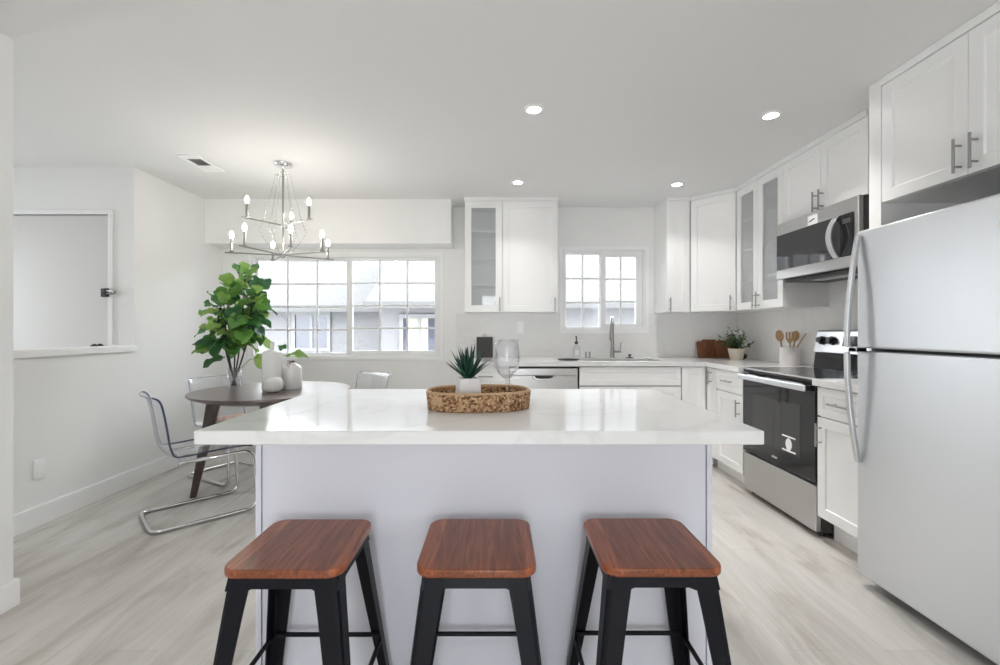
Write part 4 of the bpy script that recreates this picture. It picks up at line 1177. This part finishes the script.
# seat cushion lying on the chair against the wall
b = MB(); g = []
for i in range(13):
    row = []
    for j in range(13):
        u, v_ = -1 + i / 6, -1 + j / 6
        h = 0.034 * (1 - u ** 4) ** 0.5 * (1 - v_ ** 4) ** 0.5
        row.append((u * 0.17, v_ * 0.17, h))
    g.append(row)
for sgn in (1, -0.5):
    vs = [[b.b.verts.new((x, y, 0.455 + sgn * z)) for x, y, z in r] for r in g]
    for i in range(12):
        for j in range(12): b.b.faces.new((vs[i][j], vs[i + 1][j], vs[i + 1][j + 1], vs[i][j + 1]))
bmesh.ops.remove_doubles(b.b, verts=b.b.verts, dist=0.0002)
o = b.build('seat_cushion', M['cushion'], smooth='all')
o.location = (-2.12, 3.68, 0.0); o.rotation_euler = (0, 0, math.radians(-118))
tag(o, 'patterned brown and cream cushion on the chair by the wall', 'cushion')

# ================================================================== TABLE DECOR
TT = 0.745
def vase_at(name, label, x, y, prof, mat='ceramic'):
    t = thing(name, label, 'vase', (x, y, TT))
    MB().lathe(prof, (x, y, TT), 40).build('vase_body', M[mat], t, smooth=True)
    return t
vase_at('tall_bottle_vase', 'tall white cylindrical bottle vase with a thin neck on the table', -1.668, 3.34,
        [(0, 0), (0.066, 0), (0.069, 0.006), (0.069, 0.262), (0.064, 0.280), (0.045, 0.292), (0.019, 0.298), (0.015, 0.305), (0.0145, 0.358), (0.0105, 0.358), (0.0105, 0.30), (0, 0.30)])
t = vase_at('bottle_vase', 'shorter white bottle vase with twine around its neck', -1.555, 3.42,
        [(0, 0), (0.066, 0), (0.069, 0.005), (0.067, 0.15), (0.058, 0.172), (0.022, 0.192), (0.015, 0.20), (0.0145, 0.248), (0.0105, 0.248), (0.0105, 0.2), (0, 0.2)])
b = MB(); c = Vector((-1.555, 3.42, TT + 0.203))
for z in (0, 0.005): b.tube([c + Vector((0.0175 * math.cos(a * PI / 8), 0.0175 * math.sin(a * PI / 8), z)) for a in range(16)], 0.0028, 6, closed=True)
fr = c + Vector((-0.004, -0.018, 0.002))
for dx, dz_ in ((0.022, 0.004), (-0.02, 0.006)):
    b.tube([fr, fr + Vector((dx, -0.006, 0.012)), fr + Vector((dx * 1.3, -0.008, -0.004)), fr], 0.002, 6)
b.tube([fr, fr + Vector((0.004, -0.03, -0.012)), fr + Vector((0.006, -0.046, -0.05))], 0.002, 6).tube([fr, fr + Vector((-0.008, -0.03, -0.014)), fr + Vector((-0.014, -0.045, -0.06))], 0.002, 6)
b.build('twine_bow', M['twine'], t, smooth='all')
b = MB(); n = 48; rows = []
for j in range(15):
    q = j / 14; a = -PI / 2 + q * PI * 0.94
    r = 0.067 * max(0.0, math.cos(a)) ** 0.62; z = 0.054 + 0.054 * math.copysign(abs(math.sin(a)) ** 0.85, math.sin(a))
    rows.append([b.b.verts.new((-1.598 + (r * (1 + 0.03 * math.cos(i * 2 * PI / n * 16))) * math.cos(2 * PI * i / n), 3.212 + (r * (1 + 0.03 * math.cos(i * 2 * PI / n * 16))) * math.sin(2 * PI * i / n), TT + z)) for i in range(n)])
for A, B in zip(rows, rows[1:]):
    for i in range(n): b.b.faces.new((A[i], A[(i + 1) % n], B[(i + 1) % n], B[i]))
b.b.faces.new(rows[-1])
bmesh.ops.remove_doubles(b.b, verts=b.b.verts, dist=0.0001)
tag(b.build('round_vase', M['ceramic_matt'], smooth='all', loc=(-1.598, 3.212, TT)), 'small round ribbed white vase in front of the bottles', 'vase')

px, py = -2.055, 3.52
t = thing('glass_vase', 'clear glass vase holding the fiddle leaf plant', 'vase', (px, py, TT))
MB().lathe([(0, 0), (0.036, 0), (0.038, 0.004), (0.058, 0.15), (0.0565, 0.15), (0.0365, 0.008), (0, 0.008)], (px, py, TT), 32).build('vase_body', M['clear'], t, smooth='all')

# fiddle-leaf plant
pl = thing('fiddle_leaf_plant', 'leafy green fiddle leaf plant standing in the glass vase', 'plant', (px, py, TT + 0.01))
rnd = random.Random(21)
foot = Vector((px, py, TT + 0.012))
leafs = MB()
def fig_leaf(p, az, el, L, wd, roll=0):
    d0 = Vector((math.cos(az) * math.cos(el), math.sin(az) * math.cos(el), math.sin(el)))
    sd = Vector((-math.sin(az), math.cos(az), 0)); up = d0.cross(sd) * -1
    if up.z < 0: up = -up
    Rm = Matrix.Rotation(roll, 3, d0); sd = Rm @ sd; up = Rm @ up
    rows = []
    nL = 7
    for i in range(nL + 1):
        q = i / nL
        w = wd * (math.sin(PI * min(1, q ** 0.8)) ** 0.7) * (0.62 + 0.55 * q) + 0.002
        if i == nL: w = wd * 0.10
        c = p + d0 * L * q - Vector((0, 0, 1)) * L * 0.22 * q * q
        row = []
        for u in (-1, -0.5, 0, 0.5, 1):
            wave = 0.012 * math.sin(q * 11 + u * 2 + az) * abs(u)
            row.append(leafs.b.verts.new(c + sd * w * u + up * (abs(u) ** 1.5 * w * 0.28 + wave)))
        rows.append(row)
    for A, B in zip(rows, rows[1:]):
        for k in range(4): leafs.b.faces.new((A[k], A[k + 1], B[k + 1], B[k]))
stems = [(0.075, 0.02, 0.90), (-0.13, 0.02, 0.70), (0.17, -0.04, 0.74), (-0.03, -0.09, 0.66), (0.13, 0.07, 0.82), (-0.04, 0.08, 0.80)]
for sx_, sy_, hh in stems:
    e = foot + Vector((sx_, sy_, hh))
    mid = foot + Vector((sx_ * 0.62, sy_ * 0.62, hh * 0.42))
    start = foot + Vector((-sx_ * 0.12, -sy_ * 0.12, 0.0))
    MB().tube([start, foot + Vector((sx_ * 0.25, sy_ * 0.25, hh * 0.18)), mid, e], [0.0065, 0.006, 0.0055, 0.003], 7).build('stem', M['stem'], pl, smooth='all')
    n = int(hh * 31)
    for k in range(n):
        q = 0.50 + 0.52 * k / n
        p = start.lerp(mid, q / 0.5) if q < 0.5 else mid.lerp(e, min(1, (q - 0.5) / 0.5))
        az = k * 2.4 + sx_ * 20 + rnd.uniform(-0.5, 0.5)
        # leaves spread on short petioles, tips drooping; the top ones stand up
        el = math.radians(rnd.uniform(-50, 28) if q < 0.9 else rnd.uniform(35, 75))
        L = rnd.uniform(0.115, 0.175) * (1.0 if q < 0.85 else 0.85)
        out = Vector((math.cos(az), math.sin(az), 0))
        pet = rnd.uniform(0.02, 0.09) * (1.1 - 0.5 * q)
        if (p + out * (L + pet)).x < -2.68 or (p + out * (L + pet)).y > 4.2: az += PI; out = -out
        fig_leaf(p + out * pet, az, el, L, L * 0.43, rnd.uniform(-0.9, 0.9))
for p, az, el, L in [((px + 0.20, py - 0.05, 1.0), -0.4, -0.7, 0.15), ((px + 0.36, py + 0.10, 0.98), 0.1, 0.15, 0.17), ((px + 0.33, py + 0.05, 1.02), 0.9, 0.9, 0.09), ((px + 0.0, py - 0.12, 0.985), 3.5, -0.3, 0.15)]:
    fig_leaf(Vector(p), az, el, L, L * 0.42, 0.4)
leafs.tube([foot + Vector((0.02, 0, 0.10)), Vector((px + 0.12, py, 0.96)), Vector((px + 0.36, py + 0.09, 0.985))], 0.003, 6)
leafs.build('foliage', M['fig'], pl, smooth='all', normals=False)

# ================================================================== CHANDELIER
hx_, hy_ = -1.606, 3.378
t = thing('chandelier', 'two tier chrome candle chandelier with nine lit bulbs over the table', 'chandelier', (hx_, hy_, CE))
MB().lathe([(0, 0), (0.066, 0), (0.066, -0.012), (0.058, -0.022), (0.02, -0.024), (0.008, -0.04), (0, -0.04)], (hx_, hy_, CE), 32).build('canopy', M['chrome'], t, smooth=True)
zu, zl = 1.976, 1.752
MB().cyl((hx_, hy_, CE - 0.03), (hx_, hy_, zl), 0.007, 12).build('stem', M['nickel'], t, smooth=True)
for z, nm in ((zu, 'upper_hub'), (zl, 'lower_hub')):
    MB().lathe([(0, -0.028), (0.012, -0.022), (0.018, -0.008), (0.022, 0.0), (0.018, 0.012), (0.010, 0.02), (0, 0.02)], (hx_, hy_, z), 20).build(nm, M['chrome'], t, smooth=True)
MB().tube([(hx_ + 0.052 * math.cos(a * PI / 12), hy_ + 0.052 * math.sin(a * PI / 12), 2.355) for a in range(24)], 0.0035, 6, closed=True).cyl((hx_ - 0.052, hy_, 2.355), (hx_ + 0.052, hy_, 2.355), 0.003, 6).build('strand_ring', M['chrome'], t, smooth='all')
def arm(ang, r, z, over=0.03):
    a = math.radians(ang); u = Vector((math.cos(a), math.sin(a), 0))
    c = Vector((hx_, hy_, z))
    m = MB().cyl(c, c + u * (r + over), 0.0055, 8).build('arm', M['nickel'], t, smooth=True)
    e = c + u * r
    MB().lathe([(0, 0), (0.014, 0.0), (0.016, 0.006), (0.0095, 0.010), (0.0095, 0.098), (0.0, 0.098)], e + Vector((0, 0, 0.0045)), 14).build('candle', M['nickel'], m, smooth=True)
    MB().lathe([(0, 0.0985), (0.007, 0.099), (0.011, 0.108), (0.014, 0.121), (0.0115, 0.136), (0.0055, 0.148), (0, 0.153)], e + Vector((0, 0, 0.0045)), 16).build('bulb', M['bulb'], m, smooth='all')
for a, r in ((-105, 0.36), (-57, 0.36), (-22, 0.375), (38, 0.33), (128, 0.34), (198, 0.34)): arm(a, r, zl, 0.045)
for a, r in ((-124, 0.265), (-32, 0.31), (100, 0.23)): arm(a, r, zu, 0.035)
for k in range(6):
    a = math.radians(k * 60 + 20); u = Vector((math.cos(a), math.sin(a), 0)); c = Vector((hx_, hy_, 0))
    p0 = c + u * 0.052 + Vector((0, 0, 2.352)); p1 = c + u * 0.125 + Vector((0, 0, 2.03)); p2 = c + u * 0.16 + Vector((0, 0, 1.93)); p3 = c + u * 0.05 + Vector((0, 0, 1.765))
    b = MB().tube([p0, p0.lerp(p1, 0.5) - u * 0.006, p1, p2, p2.lerp(p3, 0.5) + u * 0.01, p3], 0.0012, 5)
    for i in range(12):
        q = i / 11; pt = p0.lerp(p1, 0.35 + 0.65 * q) if q < 0.999 else p1
        b.ball(pt, 0.0042, 8, 6)
    for i in range(4): b.ball(p1.lerp(p2, i / 4), 0.004, 8, 6)
    for i in range(7): b.ball(p2.lerp(p3, i / 7) + u * 0.006, 0.0036, 8, 6)
    b.build('bead_strand', M['crystal'], t, smooth='all')

# ================================================================== OUTSIDE
struct(MB().box(-14, 14, 4.9, 22, -1.3, -1.2).build('ground', M['ground']), 'pale ground outside the windows')
def gable_window(parent, F, u0, u1, v0, v1, curtain=False):
    f = MB().frame(F, u0 - 0.07, u1 + 0.07, v0 - 0.07, v1 + 0.07, 0.07, 0.0, 0.04).obox(F, (u0 + u1) / 2 - 0.03, (u0 + u1) / 2 + 0.03, 0.0, 0.03, v0, v1).build('window_frame', M['h_trim'], parent)
    MB().obox(F, u0, u1, 0.001, 0.01, v0, v1).build('window_pane', M['h_glass'], f)
    if curtain:
        MB().obox(F, u0 + (u1 - u0) * 0.12, u1 - (u1 - u0) * 0.22, 0.0105, 0.014, v0, v1).build('curtain', M['curtain'], f)
# far house seen through the left sash
h = thing('neighbour_house', 'pale neighbouring house with a hipped roof beyond the left window pane', 'house', (-5.5, 11, -1.2))
FHA = FR((0, 9.3, 0), (1, 0, 0), (0, -1, 0))
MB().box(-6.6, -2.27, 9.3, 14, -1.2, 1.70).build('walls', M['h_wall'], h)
b = MB()
ev = [(-7.0, 8.9, 1.66), (-2.26, 8.9, 1.66), (-2.26, 15.5, 1.66), (-7.0, 15.5, 1.66)]
tv = [(-4.3, 12.2, 3.55), (-2.26, 12.2, 3.55)]
E = [b.b.verts.new(p) for p in ev]; Tt = [b.b.verts.new(p) for p in tv]
b.b.faces.new((E[0], E[1], Tt[1], Tt[0])); b.b.faces.new((E[3], E[0], Tt[0])); b.b.faces.new((E[2], E[3], Tt[0], Tt[1])); b.b.faces.new((E[1], E[2], Tt[1])); b.b.faces.new(E[::-1])
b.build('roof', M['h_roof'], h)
MB().obox(FHA, -7.0, -2.26, 0.40, 0.43, 1.55, 1.68).build('fascia', M['h_roof'], h)
gable_window(h, FHA, -4.16, -3.50, 0.82, 1.50)
# nearer house wing on the right
h = thing('neighbour_wing', 'pale neighbouring house wing seen behind the right pane and the sink window', 'house', (1.0, 9.5, -1.2))
FHB = FR((0, 8.0, 0), (1, 0, 0), (0, -1, 0))
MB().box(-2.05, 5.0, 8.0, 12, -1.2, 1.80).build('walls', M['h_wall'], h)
b = MB()
A = [b.b.verts.new(p) for p in ((-2.25, 7.6, 1.66), (-2.25, 10.4, 3.15), (-2.25, 13.2, 1.66))]
B = [b.b.verts.new(p) for p in ((5.2, 7.6, 1.66), (5.2, 10.4, 3.15), (5.2, 13.2, 1.66))]
b.b.faces.new(A); b.b.faces.new(B[::-1])
for i in range(3): b.b.faces.new((A[i], A[(i + 1) % 3], B[(i + 1) % 3], B[i]))
b.build('roof', M['h_roof'], h)
MB().obox(FHB, -2.25, 5.2, 0.40, 0.43, 1.56, 1.67).build('fascia', M['h_roof'], h)
gable_window(h, FHB, -1.66, -1.10, 0.72, 1.40, curtain=True)
